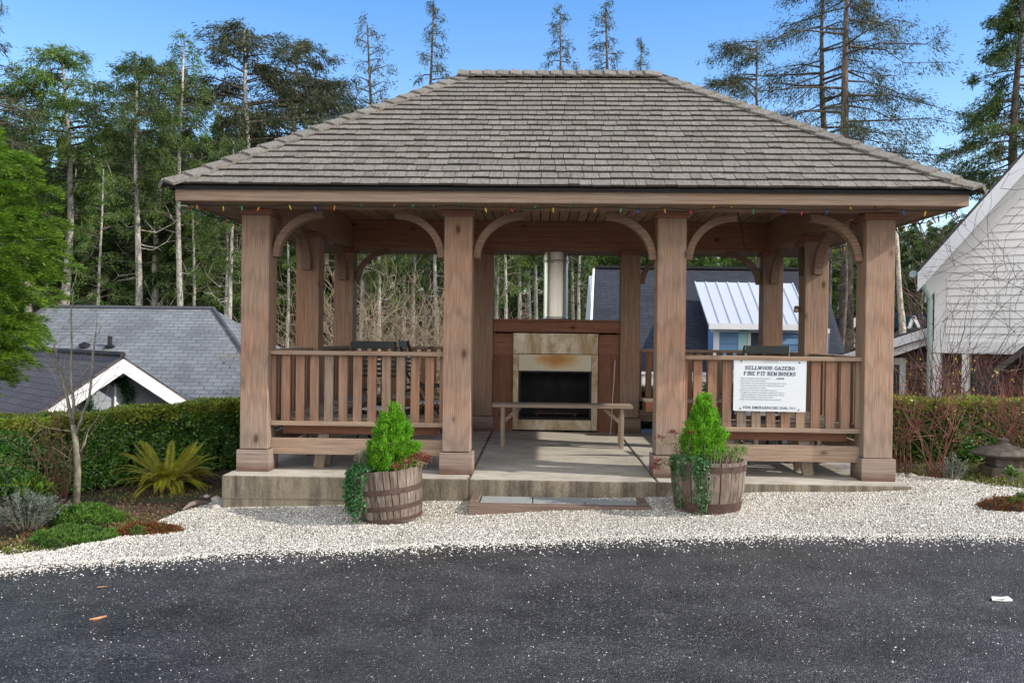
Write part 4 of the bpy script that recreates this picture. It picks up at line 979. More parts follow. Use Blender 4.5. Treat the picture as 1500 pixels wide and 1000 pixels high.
mound('sedum_mat', gp(218, 780), .30, .17, .10, 6500, M['mat_red'], 'low rusty red and green sedum mat in the gravel on the left', leaf=.016, lumps=9)
mound('moss_cushion', gp(203, 784), .085, .07, .105, 1600, M['mat_green'], 'small bright green moss cushion in the red sedum mat', leaf=.012)
mound('sedum_mat', gp(1476, 740), .22, .16, .12, 3500, M['mat_red'], 'rusty red sedum mat at the right edge of the gravel', leaf=.016, lumps=9)
mound('moss_cushion', gp(1487, 744), .09, .07, .13, 1300, M['mat_green'], 'green moss cushion beside the red sedum at right edge', leaf=.013)
mound('moss_cushion', gp(1498, 728), .08, .06, .12, 1200, M['mat_green'], 'green moss cushion behind the red sedum at right edge', leaf=.013)
def needly(name, x, y, n_st, H, spread, mat, label, leafn=26, lw=(.03, .006), cat='shrub'):
    z = float(T(x, y)); o = empty(name, (x, y, z), 0, label, cat); st = MB(); P = []; A = []
    for i in range(n_st):
        a = random.uniform(0, 6.28); s_ = random.uniform(.1, 1) * spread; h_ = H * random.uniform(.55, 1.05) * (1 - .35 * s_ / spread)
        b0 = np.array([math.cos(a) * s_ * .3, math.sin(a) * s_ * .3, 0]); b1 = np.array([math.cos(a) * s_, math.sin(a) * s_, h_]); mdl = (b0 + b1) / 2 + np.array([0, 0, h_ * .15]); st.tube([b0, mdl, b1], [.006, .004, .002], 4)
        for k_ in range(leafn):
            t_ = .25 + .75 * k_ / leafn; q = (1 - t_) ** 2 * b0 + 2 * t_ * (1 - t_) * mdl + t_ * t_ * b1; dr = unit(b1 - b0); sd_ = unit(np.cross(dr, rng.normal(size=3))); P.append(q); A.append(unit(dr * .9 + sd_))
    st.build('stems', M['twig_grey'], o); P = np.array(P); A = np.array(A)
    leaves('leaves', mat, o, P, A, rng.uniform(.7, 1.3, len(P)) * lw[0], lw[1]); return o
x_, y_ = gp(30, 778); needly('silver_shrub', x_, y_ + .1, 90, .34, .36, M['silver'], 'feathery grey-green shrub at the lower left corner of the garden', 40, (.04, .007))
x_, y_ = gp(1400, 706); needly('silver_shrub', x_, y_ + .05, 22, .27, .14, M['silver'], 'small silvery plant before the right hedge', 18, (.035, .014))
x_, y_ = gp(1473, 703); needly('green_tuft', x_ + .05, y_, 14, .13, .08, M['mat_green'], 'small green leafy tuft at the foot of the stone lantern', 8, (.05, .02), 'plant')
x_, y_ = gp(95, 742); needly('green_tuft', x_ - .45, y_ + .3, 40, .30, .22, M['arbor'], 'leafy green tuft at the foot of the hedge on the far left', 12, (.07, .025), 'plant')
# uncountable cover: litter on the left bed, moss and grass on the right
k = 16000; x = rng.uniform(-7.5, -3.05, k); y = garden_edge(x) + rng.uniform(-.02, 1, k) * rng.uniform(.2, 3.2, k); P = np.stack([x, y, T(x, y) - .018], 1)
A = unit(rng.normal(0, 1, P.shape) * np.array([1, 1, .3]) + np.array([0, 0, .15]))
o = leaves('leaf_litter', M['litter'], None, P, A, rng.uniform(.012, .035, k), rng.uniform(.006, .018, k)); tag(o, 'brown leaf litter and bark crumbs over the left garden bed', 'leaf litter', kind='stuff')
k = 16000; x = rng.uniform(-7, -3.05, k); y = garden_edge(x) + .1 + rng.exponential(.8, k); sel = (np.sin(x * 4) + np.cos(y * 5 + x) + rng.normal(0, .5, k)) > .3; x, y = x[sel], y[sel]
P = np.stack([x, y, T(x, y) - .03], 1); A = unit(rng.normal(0, .5, P.shape) + np.array([0, 0, 1.]))
o = leaves('moss_patches', M['grassy'], None, P, A, rng.uniform(.02, .05, len(P)), .011); tag(o, 'patches of low moss in the left garden bed', 'moss', kind='stuff')
k = 26000; x = rng.uniform(3.15, 8, k); y = garden_edge(x) + rng.uniform(-.02, 1, k) ** 1.2 * 2.6; sel = (np.sin(x * 3 + 1) + np.cos(y * 4 + x) + rng.normal(0, .6, k)) > -.7; x, y = x[sel], y[sel]
P = np.stack([x, y, T(x, y) - .03], 1); A = unit(rng.normal(0, .6, P.shape) + np.array([0, 0, 1.]))
o = leaves('grass', M['grassy'], None, P, A, rng.uniform(.02, .05, len(P)), .007); tag(o, 'short mossy grass between the right hedge and the gravel', 'grass', kind='stuff')
k = 3500; x = rng.uniform(3.3, 8, k); y = garden_edge(x) + rng.uniform(0, 2.4, k); P = np.stack([x, y, T(x, y) - .012], 1); A = unit(rng.normal(0, 1, P.shape) * np.array([1, 1, .3]))
o = leaves('fallen_leaves', M['litter'], None, P, A, rng.uniform(.015, .04, k), rng.uniform(.01, .02, k)); tag(o, 'fallen brown leaves in the right garden strip', 'leaf litter', kind='stuff')

k = 900; x = rng.uniform(-4.5, 4.8, k); e = road_edge(x); y = e - .5 + rng.uniform(0, 1, k) ** .7 * (np.minimum(garden_edge(x), 1.5) - e + .5); sel = ~((np.abs(x) < 3.06) & (y > -.3)); x, y = x[sel], y[sel]; P = np.stack([x, y, np.where(y > road_edge(x), gravel_z(x, y) + .012, T(x, y) + .008)], 1); A = unit(rng.normal(0, 1, P.shape) * np.array([1, 1, .2]))
o = leaves('wind_blown_debris', M['litter'], None, P, A, rng.uniform(.008, .028, len(P)), rng.uniform(.004, .012, len(P))); tag(o, 'scattered brown needles and leaf bits on the gravel and road edge', 'leaf litter', kind='stuff')
# rocks, driftwood, road debris, lantern
def rock(px_, py_, r_, label, mat='rock', sq=.65):
    x_, y_ = gp(px_, py_); mb = MB(); kk = 10; prof = []
    vs = []; ph = [random.uniform(0, 6) for _ in range(4)]
    for i in range(7):
        for j in range(kk):
            a = 2 * math.pi * j / kk; t_ = math.pi * (i + .5) / 7; q = 1 + .13 * math.sin(2 * a + ph[0]) + .1 * math.sin(3 * a + ph[1] + t_ * 2) + .08 * math.cos(4 * t_ + ph[2])
            vs.append((r_ * q * math.sin(t_) * math.cos(a), r_ * q * math.sin(t_) * math.sin(a) * .85, -r_ * sq * math.cos(t_)))
    fs = [(i * kk + j, i * kk + (j + 1) % kk, (i + 1) * kk + (j + 1) % kk, (i + 1) * kk + j) for i in range(6) for j in range(kk)] + [tuple(range(kk))[::-1], tuple(60 + j for j in range(kk))]
    mb.add(vs, fs); o = mb.build('rock', M[mat], smooth=True); o.location = (x_, y_, float(T(x_, y_)) + r_ * sq * .45); tag(o, label, 'rock', 'stones at the slab corner'); return o
rock(317, 733, .05, 'rounded tan stone nearest the left slab corner'); rock(316, 745, .045, 'pale stone on the gravel against the slab corner'); rock(303, 728, .03, 'small grey stone behind the driftwood')
rock(1335, 700, .05, 'flat stone beside the right end of the slab'); 
a, b = gp(268, 752), gp(309, 735)
md = [(a[0] + (b[0] - a[0]) * t_, a[1] + (b[1] - a[1]) * t_, float(T(*a)) + .035 + .025 * math.sin(t_ * 5)) for t_ in (0, .25, .5, .75, 1)]
tag(MB().tube(md, [.008, .02, .024, .024, .015], 7).build('driftwood', M['drift'], smooth=True), 'curved grey-brown piece of driftwood by the left slab corner', 'driftwood')
def road_item(px_, py_): x_, y_ = gp(px_, py_); return Vector((x_, y_, float(T(x_, y_)) + .01))
p = road_item(142, 908); q = MB().tube([p + Vector((-.035, -.02, 0)), p, p + Vector((.04, .03, .006))], [.005, .009, .006], 6); tag(q.build('bark_chip', M['stick']), 'tan strip of bark lying on the asphalt, lower left', 'bark chip')
p = road_item(149, 862); q = MB().tube([p + Vector((-.03, 0, 0)), p + Vector((.03, .01, .004))], .004, 5); tag(q.build('twig', M['stick']), 'small brown twig on the asphalt near the gravel, left', 'twig')
p = road_item(1466, 879); q = MB(); q.add([p + Vector(v_) for v_ in ((-.055, -.02, 0), (.0, -.028, .006), (.055, -.018, 0), (.05, .025, .008), (.01, .03, .002), (-.04, .022, .006))], [(0, 1, 4, 5), (1, 2, 3, 4)])
q.prism([(-.055, -.02), (0, -.028), (.055, -.018), (.05, .025), (.01, .03), (-.04, .022)], lambda v_, d: (p.x + v_[0], p.y + v_[1], p.z + d), -.006, -.001); tag(q.build('paper_scrap', M['paper']), 'crumpled white paper scrap on the asphalt at right', 'paper')
x_, y_ = gp(1488, 697); zl = float(T(x_, y_)); y_ += .25
ln = empty('stone_lantern', (x_, y_, zl), 0, 'low mossy stone garden lantern at the right edge before the hedge', 'lantern')
MB().box(-.17, .17, -.17, .17, -.05, .06).build('base', M['stone'], ln, bevel=.02)
MB().box(-.12, .12, -.12, .12, .061, .16).build('light_box', M['stone'], ln, bevel=.012)
MB().lathe([(.001, .155), (.27, .165), (.285, .185), (.20, .235), (.08, .265), (.045, .29), (.05, .32), (.001, .34)], 12).build('cap', M['stone'], ln, smooth=False)

# ---------------------------------------------------------------- twiggy shrubs and bare trees
def grow(mb, p, d, L, r_, depth, spread, up, nb, ends, nseg=4, wig=.18):
    pts = [p]; dd = d.copy(); rr = [r_]; step = L / 4
    for i in range(4):
        dd = unit(dd + rng.normal(0, wig, 3) + np.array([0, 0, up])); pts.append(pts[-1] + dd * step); rr.append(r_ * (1 - .14 * (i + 1)))
    mb.tube([tuple(q) for q in pts], rr, nseg, cap=False)
    if depth == 0: ends.append((pts[-1], dd)); return
    for k_ in range(nb):
        i = 2 + int(rng.integers(0, 3)) if k_ else 4
        base = pts[i]; nd = unit(dd + rng.normal(0, spread, 3)); grow(mb, base, nd, L * rng.uniform(.6, .85), max(r_ * (.6 if k_ else .7), .0015), depth - 1, spread, up, nb, ends, 3 if depth < 3 else nseg, wig)
def bare_shrub(name, x, y, H, spread, n_st, mat, label, depth=3, r0=.012, nb=3, z=None, bud=None, base_r=.1, cat='shrub', up=.06, sp=.45):
    z = float(T(x, y)) if z is None else z; o = empty(name, (x, y, z), 0, label, cat); mb = MB(); ends = []
    tot = sum(.72 ** i for i in range(depth + 1))
    for i in range(n_st):
        a = rng.uniform(0, 2 * np.pi); t_ = rng.uniform(0, spread); d = unit(np.array([math.cos(a) * t_, math.sin(a) * t_, 1.])); q = rng.uniform(0, base_r)
        grow(mb, np.array([math.cos(a) * q, math.sin(a) * q, -.03]), d, H / tot * rng.uniform(.8, 1.1), r0, depth, sp, up, nb, ends)
    mb.build('branches', M[mat], o)
    if bud:
        E_ = np.array([e_[0] for e_ in ends]); E_ = E_[rng.integers(0, len(E_), bud[1])] + rng.normal(0, .02, (bud[1], 3)); leaves('leaves', M[bud[0]], o, E_, rand_dirs(len(E_)), rng.uniform(.6, 1.3, len(E_)) * bud[2], bud[2] * .5)
    return o
p = aty(590, 600, 9.0); bare_shrub('bare_thicket', p[0], 9.0, 4.6, .75, 42, 'twig_tan', 'large tangled leafless tan shrub behind the gazebo, left of the fireplace', depth=4, r0=.022, nb=3, base_r=1.2, bud=('needle_grey', 500, .05), sp=.6)
p = aty(660, 600, 10.5); bare_shrub('bare_thicket', p[0], 10.5, 4.2, .8, 22, 'twig_tan', 'leafless shrub behind the second front post, between thicket and fireplace', depth=4, r0=.02, nb=3, base_r=1.0, sp=.6)
p = aty(335, 600, 12); bare_shrub('bare_shrub', p[0], 12., 4.6, .35, 12, 'twig_tan', 'thin leafless saplings between the grey roof and the gazebo', depth=3, r0=.02, nb=3, base_r=.6)
x_, y_ = gp(80, 732); bare_shrub('bare_shrub', x_, y_ + .05, 1.05, .35, 18, 'twig_red', 'brown leafless twiggy shrub before the left hedge', depth=2, r0=.006, nb=2, base_r=.12)
x_, y_ = gp(1352, 700); bare_shrub('red_twig_shrub', x_, y_ + .55, 1.35, .2, 11, 'twig_red', 'red-brown twiggy shrub with yellow buds beside the right corner post', depth=3, r0=.007, nb=2, bud=('bud', 90, .028), base_r=.14)
x_, y_ = gp(1392, 706); bare_shrub('red_twig_shrub', x_, y_ + .35, 1.30, .2, 15, 'twig_red', 'dense red-brown twiggy shrub with sparse yellow leaves before the right hedge', depth=3, r0=.007, nb=2, bud=('bud', 110, .028), base_r=.14)
x_, y_ = gp(1490, 690); bare_shrub('red_twig_shrub', x_ + .12, y_ + .1, 1.15, .35, 20, 'twig_red', 'thick reddish twiggy shrub at the right edge behind the stone lantern', depth=3, r0=.007, nb=3, base_r=.2)
x_, y_ = gp(1480, 690); bare_shrub('bare_shrub', x_ - .1, y_ + 1.3, 2.2, .5, 14, 'twig_purple', 'leafless purple-brown shrub before the white siding', depth=4, r0=.010, nb=2, base_r=.2)
# small bare tree on the left
x_, y_ = gp(112, 738); z_ = float(T(x_, y_)); tr = empty('bare_tree', (x_, y_, z_), 0, 'small leafless tree with lichened forked stems before the left hedge', 'tree')
mb = MB(); tw = MB(); ends = []
def loc(px_, py_, dy=0): q = aty(px_, py_, y_ + dy); return np.array([q[0] - x_, q[1] - y_, q[2] - z_])
def limb(pts, r0, r1, tgt=mb, tw_n=8, tl=.3):
    q = [loc(*p_) for p_ in pts]; k_ = len(q); tgt.tube([tuple(v_) for v_ in q], [r0 + (r1 - r0) * i / (k_ - 1) for i in range(k_)], 7)
    for i in range(tw_n):
        j = int(rng.integers(1, k_)); f_ = rng.random(); b0 = q[j - 1] * (1 - f_) + q[j] * f_; d = unit(unit(q[j] - q[j - 1]) * .6 + rng.normal(0, .5, 3)); grow(tw, b0, d, tl * rng.uniform(.5, 1.1), .004, 1, .45, .06, 2, ends, 3)
limb([(112, 742), (114, 690), (112, 655), (107, 622)], .033, .024, tw_n=1)
limb([(107, 624), (100, 590), (92, 555), (85, 525), (77, 500)], .020, .006)
limb([(107, 624), (108, 590), (104, 555), (105, 510, .1), (104, 460, .1), (108, 425, .1)], .018, .004, tw_n=12)
limb([(110, 640), (120, 612), (131, 580), (135, 545), (138, 505, -.1), (142, 470, -.1)], .017, .004, tw_n=12)
limb([(113, 668), (124, 650), (131, 625)], .012, .004, tw_n=3)
mb.build('trunk', M['twig_grey'], tr, smooth=True); tw.build('twigs', M['twig_grey'], tr)
# bare tree at the right edge in front of the white house
x_, y_ = 6.05, 3.2; z_ = float(T(x_, y_)); tr = empty('bare_tree', (x_, y_, z_), 0, 'leafless branching tree before the white house at the right edge', 'tree')
mb = MB(); tw = MB()
x0_, y0_, z0_ = x_, y_, z_
limb([(1530, 690), (1527, 600), (1520, 520), (1512, 430)], .06, .04, tw_n=4, tl=.5)
limb([(1515, 440), (1480, 400), (1440, 355, -.1), (1405, 310, -.1), (1375, 285, -.1)], .035, .008, tw_n=15, tl=.7)
limb([(1518, 480), (1485, 455), (1455, 400), (1425, 345), (1390, 300)], .03, .006, tw_n=15, tl=.7)
limb([(1512, 430), (1490, 380), (1478, 330), (1465, 270), (1462, 235)], .03, .005, tw_n=13, tl=.7)
limb([(1520, 520), (1480, 480), (1450, 430), (1420, 400), (1385, 385)], .025, .005, tw_n=12, tl=.6)
mb.build('trunk', M['twig_purple'], tr, smooth=True); tw.build('twigs', M['twig_purple'], tr)
# leafless top above the roof at right
p = aty(1375, 600, 20.0); bare_shrub('bare_tree', p[0], 20., 8.2, .05, 3, 'twig_purple', 'leafless slim tree whose top shows above the right end of the gazebo roof', depth=3, r0=.06, nb=3, base_r=.3, cat='tree', sp=.16)

# ---------------------------------------------------------------- houses
def uv_face(mb_obj):
    me = mb_obj.data; uv = me.uv_layers.new(name='UVMap')
    for p in me.polygons:
        n_ = p.normal; h_ = Vector((-n_.y, n_.x, 0)); h_ = h_.normalized() if h_.length > 1e-4 else Vector((1, 0, 0)); v_ = n_.cross(h_)
        for li in p.loop_indices:
            c = me.vertices[me.loops[li].vertex_index].co; uv.data[li].uv = (c.dot(h_), c.dot(v_))
    return mb_obj
def slabface(mb, pts, th):
    n_ = (Vector(pts[1]) - Vector(pts[0])).cross(Vector(pts[2]) - Vector(pts[0])).normalized()
    if n_.z < 0: n_ = -n_
    k_ = len(pts); mb.add([Vector(p) for p in pts] + [Vector(p) - n_ * th for p in pts], [tuple(range(k_)), tuple(range(2 * k_ - 1, k_ - 1, -1))] + [(i, (i + 1) % k_, k_ + (i + 1) % k_, k_ + i) for i in range(k_)])
# grey-roofed house
hs = empty('grey_roofed_house', label='house with pale grey shingle roof and white-trimmed gable beyond the left hedge', cat='house')
ry = 13.5; Rr = aty(312, 452, ry); Rl = aty(70, 450, ry); Er = aty(441, 640, 9.3); El = aty(-200, 640, 9.3); zr, ze_ = Rr[2], Er[2]
ebk = 17.9
rf = MB(); A_, B_, C_, D_ = (El[0], 9.3, ze_), (Er[0], 9.3, ze_), (Er[0], ebk, ze_), (El[0], ebk, ze_); Ra, Rb = (Rl[0], ry, zr), (Rr[0], ry, zr)
slabface(rf, (A_, B_, Rb, Ra), .1); slabface(rf, (B_, C_, Rb), .1); slabface(rf, (C_, D_, Ra, Rb), .1); slabface(rf, (D_, A_, Ra), .1)
ro = uv_face(rf.build('roof', M['greyroof'], hs))
cp = MB(); 
for a, b in ((Ra, Rb), (Rb, B_), (Ra, A_)):
    cp.tube([Vector(a) + Vector((0, 0, .0)), Vector(b)], .06, 6)
cp.build('ridge_caps', M['greyroof'], ro)
MB().box(El[0] + .5, Er[0] - .5, 9.8, ebk - .5, -4.2, ze_ + .02).build('wall', M['greywall'], hs)
vx = aty(161, 494, 12.0); roofz = lambda y: ze_ + (zr - ze_) * (y - 9.3) / (ry - 9.3)
v = MB(); v.tube([(vx[0], 12., roofz(12.) - .1), (vx[0], 12., roofz(12) + .24)], .05, 10); v.lathe([(.13, roofz(12) - .0), (.06, roofz(12) + .05)], 12, (vx[0], 12.)); v.build('roof_vent', M['screw'], hs)
vx = aty(124, 492, 12.0); v = MB(); v.lathe([(.12, roofz(12) - .02), (.12, roofz(12) + .06), (.02, roofz(12) + .1)], 12, (vx[0], 12.)); v.build('roof_vent', M['screw'], hs)
# gable wing
pk = Vector(aty(180, 521, 6.0)); al = R(45); t = Vector((math.cos(al), math.sin(al), 0)); bk = Vector((-math.sin(al), math.cos(al), 0)); hw = 2.5; sl_ = .68
def gpt(u, zo, back=0.): return pk + t * u + Vector((0, 0, zo)) + bk * back
wm = MB()
slabface(wm, (gpt(-hw, -hw * sl_), gpt(0, 0), gpt(0, 0, 7), gpt(-hw, -hw * sl_, 7)), .06); slabface(wm, (gpt(0, 0), gpt(hw, -hw * sl_), gpt(hw, -hw * sl_, 7), gpt(0, 0, 7)), .06)
uv_face(wm.build('wing_roof', M['darkroof'], hs))
MB().tube([gpt(0, .02), gpt(0, .02, 7)], .05, 6).build('wing_ridge', M['darkroof'], hs)
bb = MB()
for s_ in (-1, 1):
    dn = Vector((0, 0, -1)); pts = [gpt(0, -.05), gpt(s_ * hw, -hw * sl_ - .05), gpt(s_ * hw, -hw * sl_ - .27), gpt(0, -.27)]
    bb.prism([0, 1, 2, 3], lambda i, d, pts=pts: pts[i] + bk * d, -.03, .03)
bb.build('bargeboard', M['white'], hs)
gw = MB(); pts = [gpt(0, -.2), gpt(hw - .15, -hw * sl_ - .1), gpt(hw - .15, -4), gpt(-hw + .15, -4), gpt(-hw + .15, -hw * sl_ - .1)]
gw.prism(range(5), lambda i, d: pts[i] + bk * d, .35, .45); gw.build('gable_wall', M['greywall'], hs)
tm = MB(); tm.box(-.04, .04, -.03, .0, -2.5, -.3); 
tmo = MB(); 
for a, b in (((0, -.35), (0, -2.4)), ((-.9, -1.05), (.9, -1.05)), ((0, -.75), (1.1, -1.55))): tmo.beam(gpt(a[0], a[1], .335), gpt(b[0], b[1], .335), .03, .07, tuple(bk))
tmo.build('gable_trim', M['white'], hs)
wc = gpt(-.12, -.68, .27); k_ = 2600; a = rng.uniform(0, 2 * np.pi, k_); rr = .33 + rng.normal(0, .04, k_); off = rng.normal(0, .035, k_)
P = np.array(wc)[None] + np.outer(rr * np.cos(a), np.array(t)) + np.outer(off, np.array(bk)) + np.outer(rr * np.sin(a), [0, 0, 1.])
wr = leaves('wreath', M['wreath'], None, P, rand_dirs(k_), .06, .02); tag(wr, 'large dark evergreen wreath hung in the white-trimmed gable', 'wreath')

# blue house
bh = empty('blue_house', label='blue house with dark navy roof and pale metal-roofed dormer behind the gazebo', cat='house')
ry = 14.6; ey = 10.9; Rl, Rr = aty(873, 392, ry), aty(1196, 388, ry); El, Er = aty(866, 548, ey), aty(1243, 548, ey); zr, ze_ = Rl[2], El[2]; eb = ry + (ry - ey)
rf = MB(); slabface(rf, ((El[0], ey, ze_), (Er[0], ey, ze_), (Rr[0], ry, zr), (Rl[0], ry, zr)), .12); slabface(rf, ((Rl[0], ry, zr), (Rr[0], ry, zr), (Er[0], eb, ze_), (El[0], eb, ze_)), .12)
slabface(rf, ((Er[0], ey, ze_), (Er[0], eb, ze_), (Rr[0], ry, zr)), .1)
uv_face(rf.build('roof', M['navyroof'], bh)); MB().beam((Rl[0] - .02, ry, zr + .02), (Rr[0], ry, zr + .02), .2, .06).build('ridge_cap', M['navyroof'], bh)
gw = MB(); gx = min(El[0], Rl[0]) + .12; pts = [(ey + .3, -4.), (eb - .3, -4.), (eb - .3, ze_ - .1), (ry, zr - .2), (ey + .3, ze_ - .1)]
gw.prism(pts, lambda p_, d: (d, p_[0], p_[1]), gx, gx + .1); gw.build('gable_wall', M['white'], bh)
MB().beam((El[0] - .05, ey, ze_ - .1), (Rl[0] - .05, ry, zr - .1), .05, .2).build('bargeboard', M['white'], bh)
MB().box(El[0] + .3, Er[0] - .4, ey + .35, eb - .4, -4, ze_ - .13).build('wall', M['white'], bh)
dy = 10.95; dl, dr = aty(1045, 478, dy)[0], aty(1240, 478, dy)[0] - .35; dz1 = aty(1100, 480, dy)[2]; dz0 = aty(1100, 560, dy)[2]
sd_ = MB(); zz = dz0
while zz < dz1 - .02:
    h_ = min(.16, dz1 - zz); sd_.prism([(dy, zz), (dy - .018, zz), (dy, zz + h_)], lambda p_, d: (d, p_[0], p_[1]), dl + .08, dr - .08); zz += .16
sd_.box(dl, dr, dy + .001, dy + .6, dz0, dz1); sd_.build('dormer_wall', M['blue'], bh)
MB().box(dl, dl + .12, dy - .03, dy, dz0, dz1).build('corner_board', M['white'], bh)
MB().box(dl - .05, dr, dy - .035, dy - .021, dz1 - .1, dz1).build('frieze_board', M['white'], bh)
mt1, mt2 = aty(1018, 413, 13.2), aty(1161, 415, 13.2); mb1, mb2 = aty(1038, 474, dy - .25), aty(1188, 476, dy - .25)
mr = MB(); slabface(mr, (tuple(mb1), tuple(mb2), tuple(mt2), tuple(mt1)), .06)
ns = 9
for i in range(ns + 1):
    f_ = i / ns; a = Vector(mb1).lerp(Vector(mb2), f_); b_ = Vector(mt1).lerp(Vector(mt2), f_); mr.beam(a + Vector((0, 0, .01)), b_ + Vector((0, 0, .01)), .025, .022)
mr.build('dormer_roof', M['zinc'], bh)
MB().beam(Vector(mb1) + Vector((0, -.03, -.05)), Vector(mb2) + Vector((0, -.03, -.05)), .06, .12).build('gutter', M['white'], bh)
w0, w1 = aty(1097, 500, dy)[0], aty(1118, 500, dy)[0]; zt_ = aty(1100, 483, dy)[2]
wd = MB().box(w0 - .03, w0 + .55, dy - .04, dy - .022, dz0 + .1, zt_).build('window', M['white'], bh)
gl = MB(); 
for j in range(3): gl.box(w0 + .03, w0 + .25, dy - .045, dy - .0405, zt_ - .33 - j * .3, zt_ - .06 - j * .3); gl.box(w0 + .28, w0 + .5, dy - .045, dy - .0405, zt_ - .33 - j * .3, zt_ - .06 - j * .3)
gl.build('pane', M['glass'], wd)
s0 = aty(1081, 500, dy)[0]; stt = MB().box(s0, w0 - .04, dy - .05, dy - .02, dz0 + .05, zt_)
for zz in np.arange(dz0 + .1, zt_ - .03, .2): stt.box(s0 + .02, w0 - .06, dy - .056, dy - .0501, float(zz), float(zz) + .03)
stt.build('shutter', M['aqua'], bh)
# white fence in front of it
fx0, fx1 = aty(905, 560, 8.4)[0], aty(1160, 560, 8.4)[0]; ft = aty(1000, 549, 8.4)[2]
fe = empty('white_fence', label='white board fence between the rear hedge and the blue house', cat='fence'); xx = fx0; pn = MB()
while xx < fx1: pn.box(xx, xx + .14, 8.4, 8.425, -1.6, ft); xx += .146
pn.build('boards', M['white'], fe); MB().box(fx0, fx1, 8.38, 8.44, ft + .001, ft + .05).build('top_rail', M['white'], fe)
for i in range(4): xq = fx0 + (fx1 - fx0) * i / 3; MB().box(xq - .05, xq + .05, 8.43, 8.53, -1.7, ft + .1).build('post', M['white'], fe)

# white house on the right: its front turned 36 degrees, the right end nearer
wh = empty('white_house', label='white clapboard house with steep gable at the right edge', cat='house')
WA = R(36); c0 = aty(1372, 450, 4.6); wh.location = (c0[0], 4.6, 0); wh.rotation_euler = (0, 0, -WA)
wt = np.array([math.cos(WA), -math.sin(WA), 0]); wn = np.array([math.sin(WA), math.cos(WA), 0]); wo = np.array([c0[0], 4.6, 0])
def fac(px_, py_, off=0.):
    """pixel to (u, off, z) in the house's own frame on the plane off metres behind its front"""
    d = ray(px_, py_); k_ = ((wo + wn * off - CAM) @ wn) / (d @ wn); q = CAM + d * k_; return np.array([(q - wo) @ wt, off, q[2]])
rk0 = fac(1345, 399, -.4); rk1 = fac(1500, 226, -.4); slp = (rk1[2] - rk0[2]) / (rk1[0] - rk0[0]); xr = 3.3; xR = 2 * xr
def rz_(x): return rk0[2] + slp * ((x if x <= xr else 2 * xr - x) - rk0[0])
zlow = fac(1400, 500)[2]; sd_ = MB(); zz = zlow; ex_ = .105
while zz < rz_(xr) - .3:
    def xl(z): return max(.13, rk0[0] + (z - rk0[2]) / slp + .18)
    a0, a1 = xl(zz), xl(zz + ex_); b0, b1 = 2 * xr - a0, 2 * xr - a1
    if b1 - a1 < .05: break
    vs = [(a0, -.024, zz), (b0, -.024, zz), (b1, -.004, zz + ex_), (a1, -.004, zz + ex_), (a0, 0, zz), (b0, 0, zz), (b1, 0, zz + ex_), (a1, 0, zz + ex_)]
    sd_.add(vs, [(0, 1, 2, 3), (4, 7, 6, 5), (0, 4, 5, 1), (0, 3, 7, 4), (1, 5, 6, 2), (3, 2, 6, 7)]); zz += ex_
sd_.build('clapboards', M['siding'], wh)
pts = [(0, zlow - .02), (xR, zlow - .02), (xR, rz_(xR) - .1), (xr, rz_(xr) - .1), (0, rz_(0) - .12)]
MB().prism(pts, lambda p_, d: (p_[0], d, p_[1]), .001, 7.5).build('upper_wall', M['siding'], wh)
MB().box(-.02, .12, -.035, .0, zlow, rz_(0) - .15).build('corner_board', M['white'], wh)
MB().box(-.03, xR, -.04, .0, zlow - .16, zlow - .001).build('band_board', M['white'], wh)
rf = MB(); Ex = rk0[0]; y0_, y1_ = -.40, 8; E2 = 2 * xr - Ex
slabface(rf, ((Ex, y0_, rz_(Ex) + .05), (xr, y0_, rz_(xr) + .05), (xr, y1_, rz_(xr) + .05), (Ex, y1_, rz_(Ex) + .05)), .08)
slabface(rf, ((xr, y0_, rz_(xr) + .05), (E2, y0_, rz_(Ex) + .05), (E2, y1_, rz_(Ex) + .05), (xr, y1_, rz_(xr) + .05)), .08)
uv_face(rf.build('roof', M['darkroof'], wh))
def rake(d0, d1, off0, off1, nm):
    mb = MB()
    for a, b in ((Ex, xr), (E2, xr)):
        za = rz_(a if a < xr else 2 * xr - a); p4 = [(a, za - d0), (b, rz_(b) - d0), (b, rz_(b) - d1), (a, za - d1)]
        mb.prism(p4, lambda p_, d: (p_[0], d, p_[1]), off0, off1)
    mb.build(nm, M['white'], wh)
rake(.01, .26, -.43, -.401, 'rake_board'); rake(.12, .15, -.40, -.002, 'rake_soffit'); rake(.151, .40, -.045, -.026, 'frieze_board')
MB().tube([(Ex - .07, -.4, rz_(Ex) - .02), (Ex - .07, y1_, rz_(Ex) - .02)], .05, 8).build('gutter', M['gutter'], wh)
MB().tube([(Ex - .05, -.1, rz_(Ex) - .05), (Ex - .03, -.1, rz_(Ex) - .13), (-.12, -.1, rz_(Ex) - .24), (-.07, -.06, rz_(Ex) - .36), (-.07, -.06, -.4)], .035, 8).build('downpipe', M['gutter'], wh)
zl = zlow - .165; zg = -.6
uv_face(MB().box(.0, xR, .25, 7, zg, zl).build('lower_wall', M['brownshingle'], wh))
for a, b in ((1366, 1377), (1409, 1419), (1500, 1512)): q0, q1 = fac(a, 560)[0], fac(b, 560)[0]; MB().box(q0, q1, -.02, .1, zg, zl - .001).build('porch_post', M['white'], wh)
q0, q1 = fac(1424, 560, .2)[0], fac(1470, 560, .2)[0]; dz = fac(1430, 535, .2)[2]
dr_ = MB().box(q0 - .06, q1 + .06, .18, .249, zg, dz + .06).build('door', plain('dark_red_frame', (.10, .02, .025), .5), wh); MB().box(q0, q1, .17, .179, zg + .2, dz).build('pane', M['glass'], dr_)
pr = MB(); a = fac(1454, 542, -.5); b = fac(1500, 506, -.5); c = (2 * b[0] - a[0], b[1], a[2])
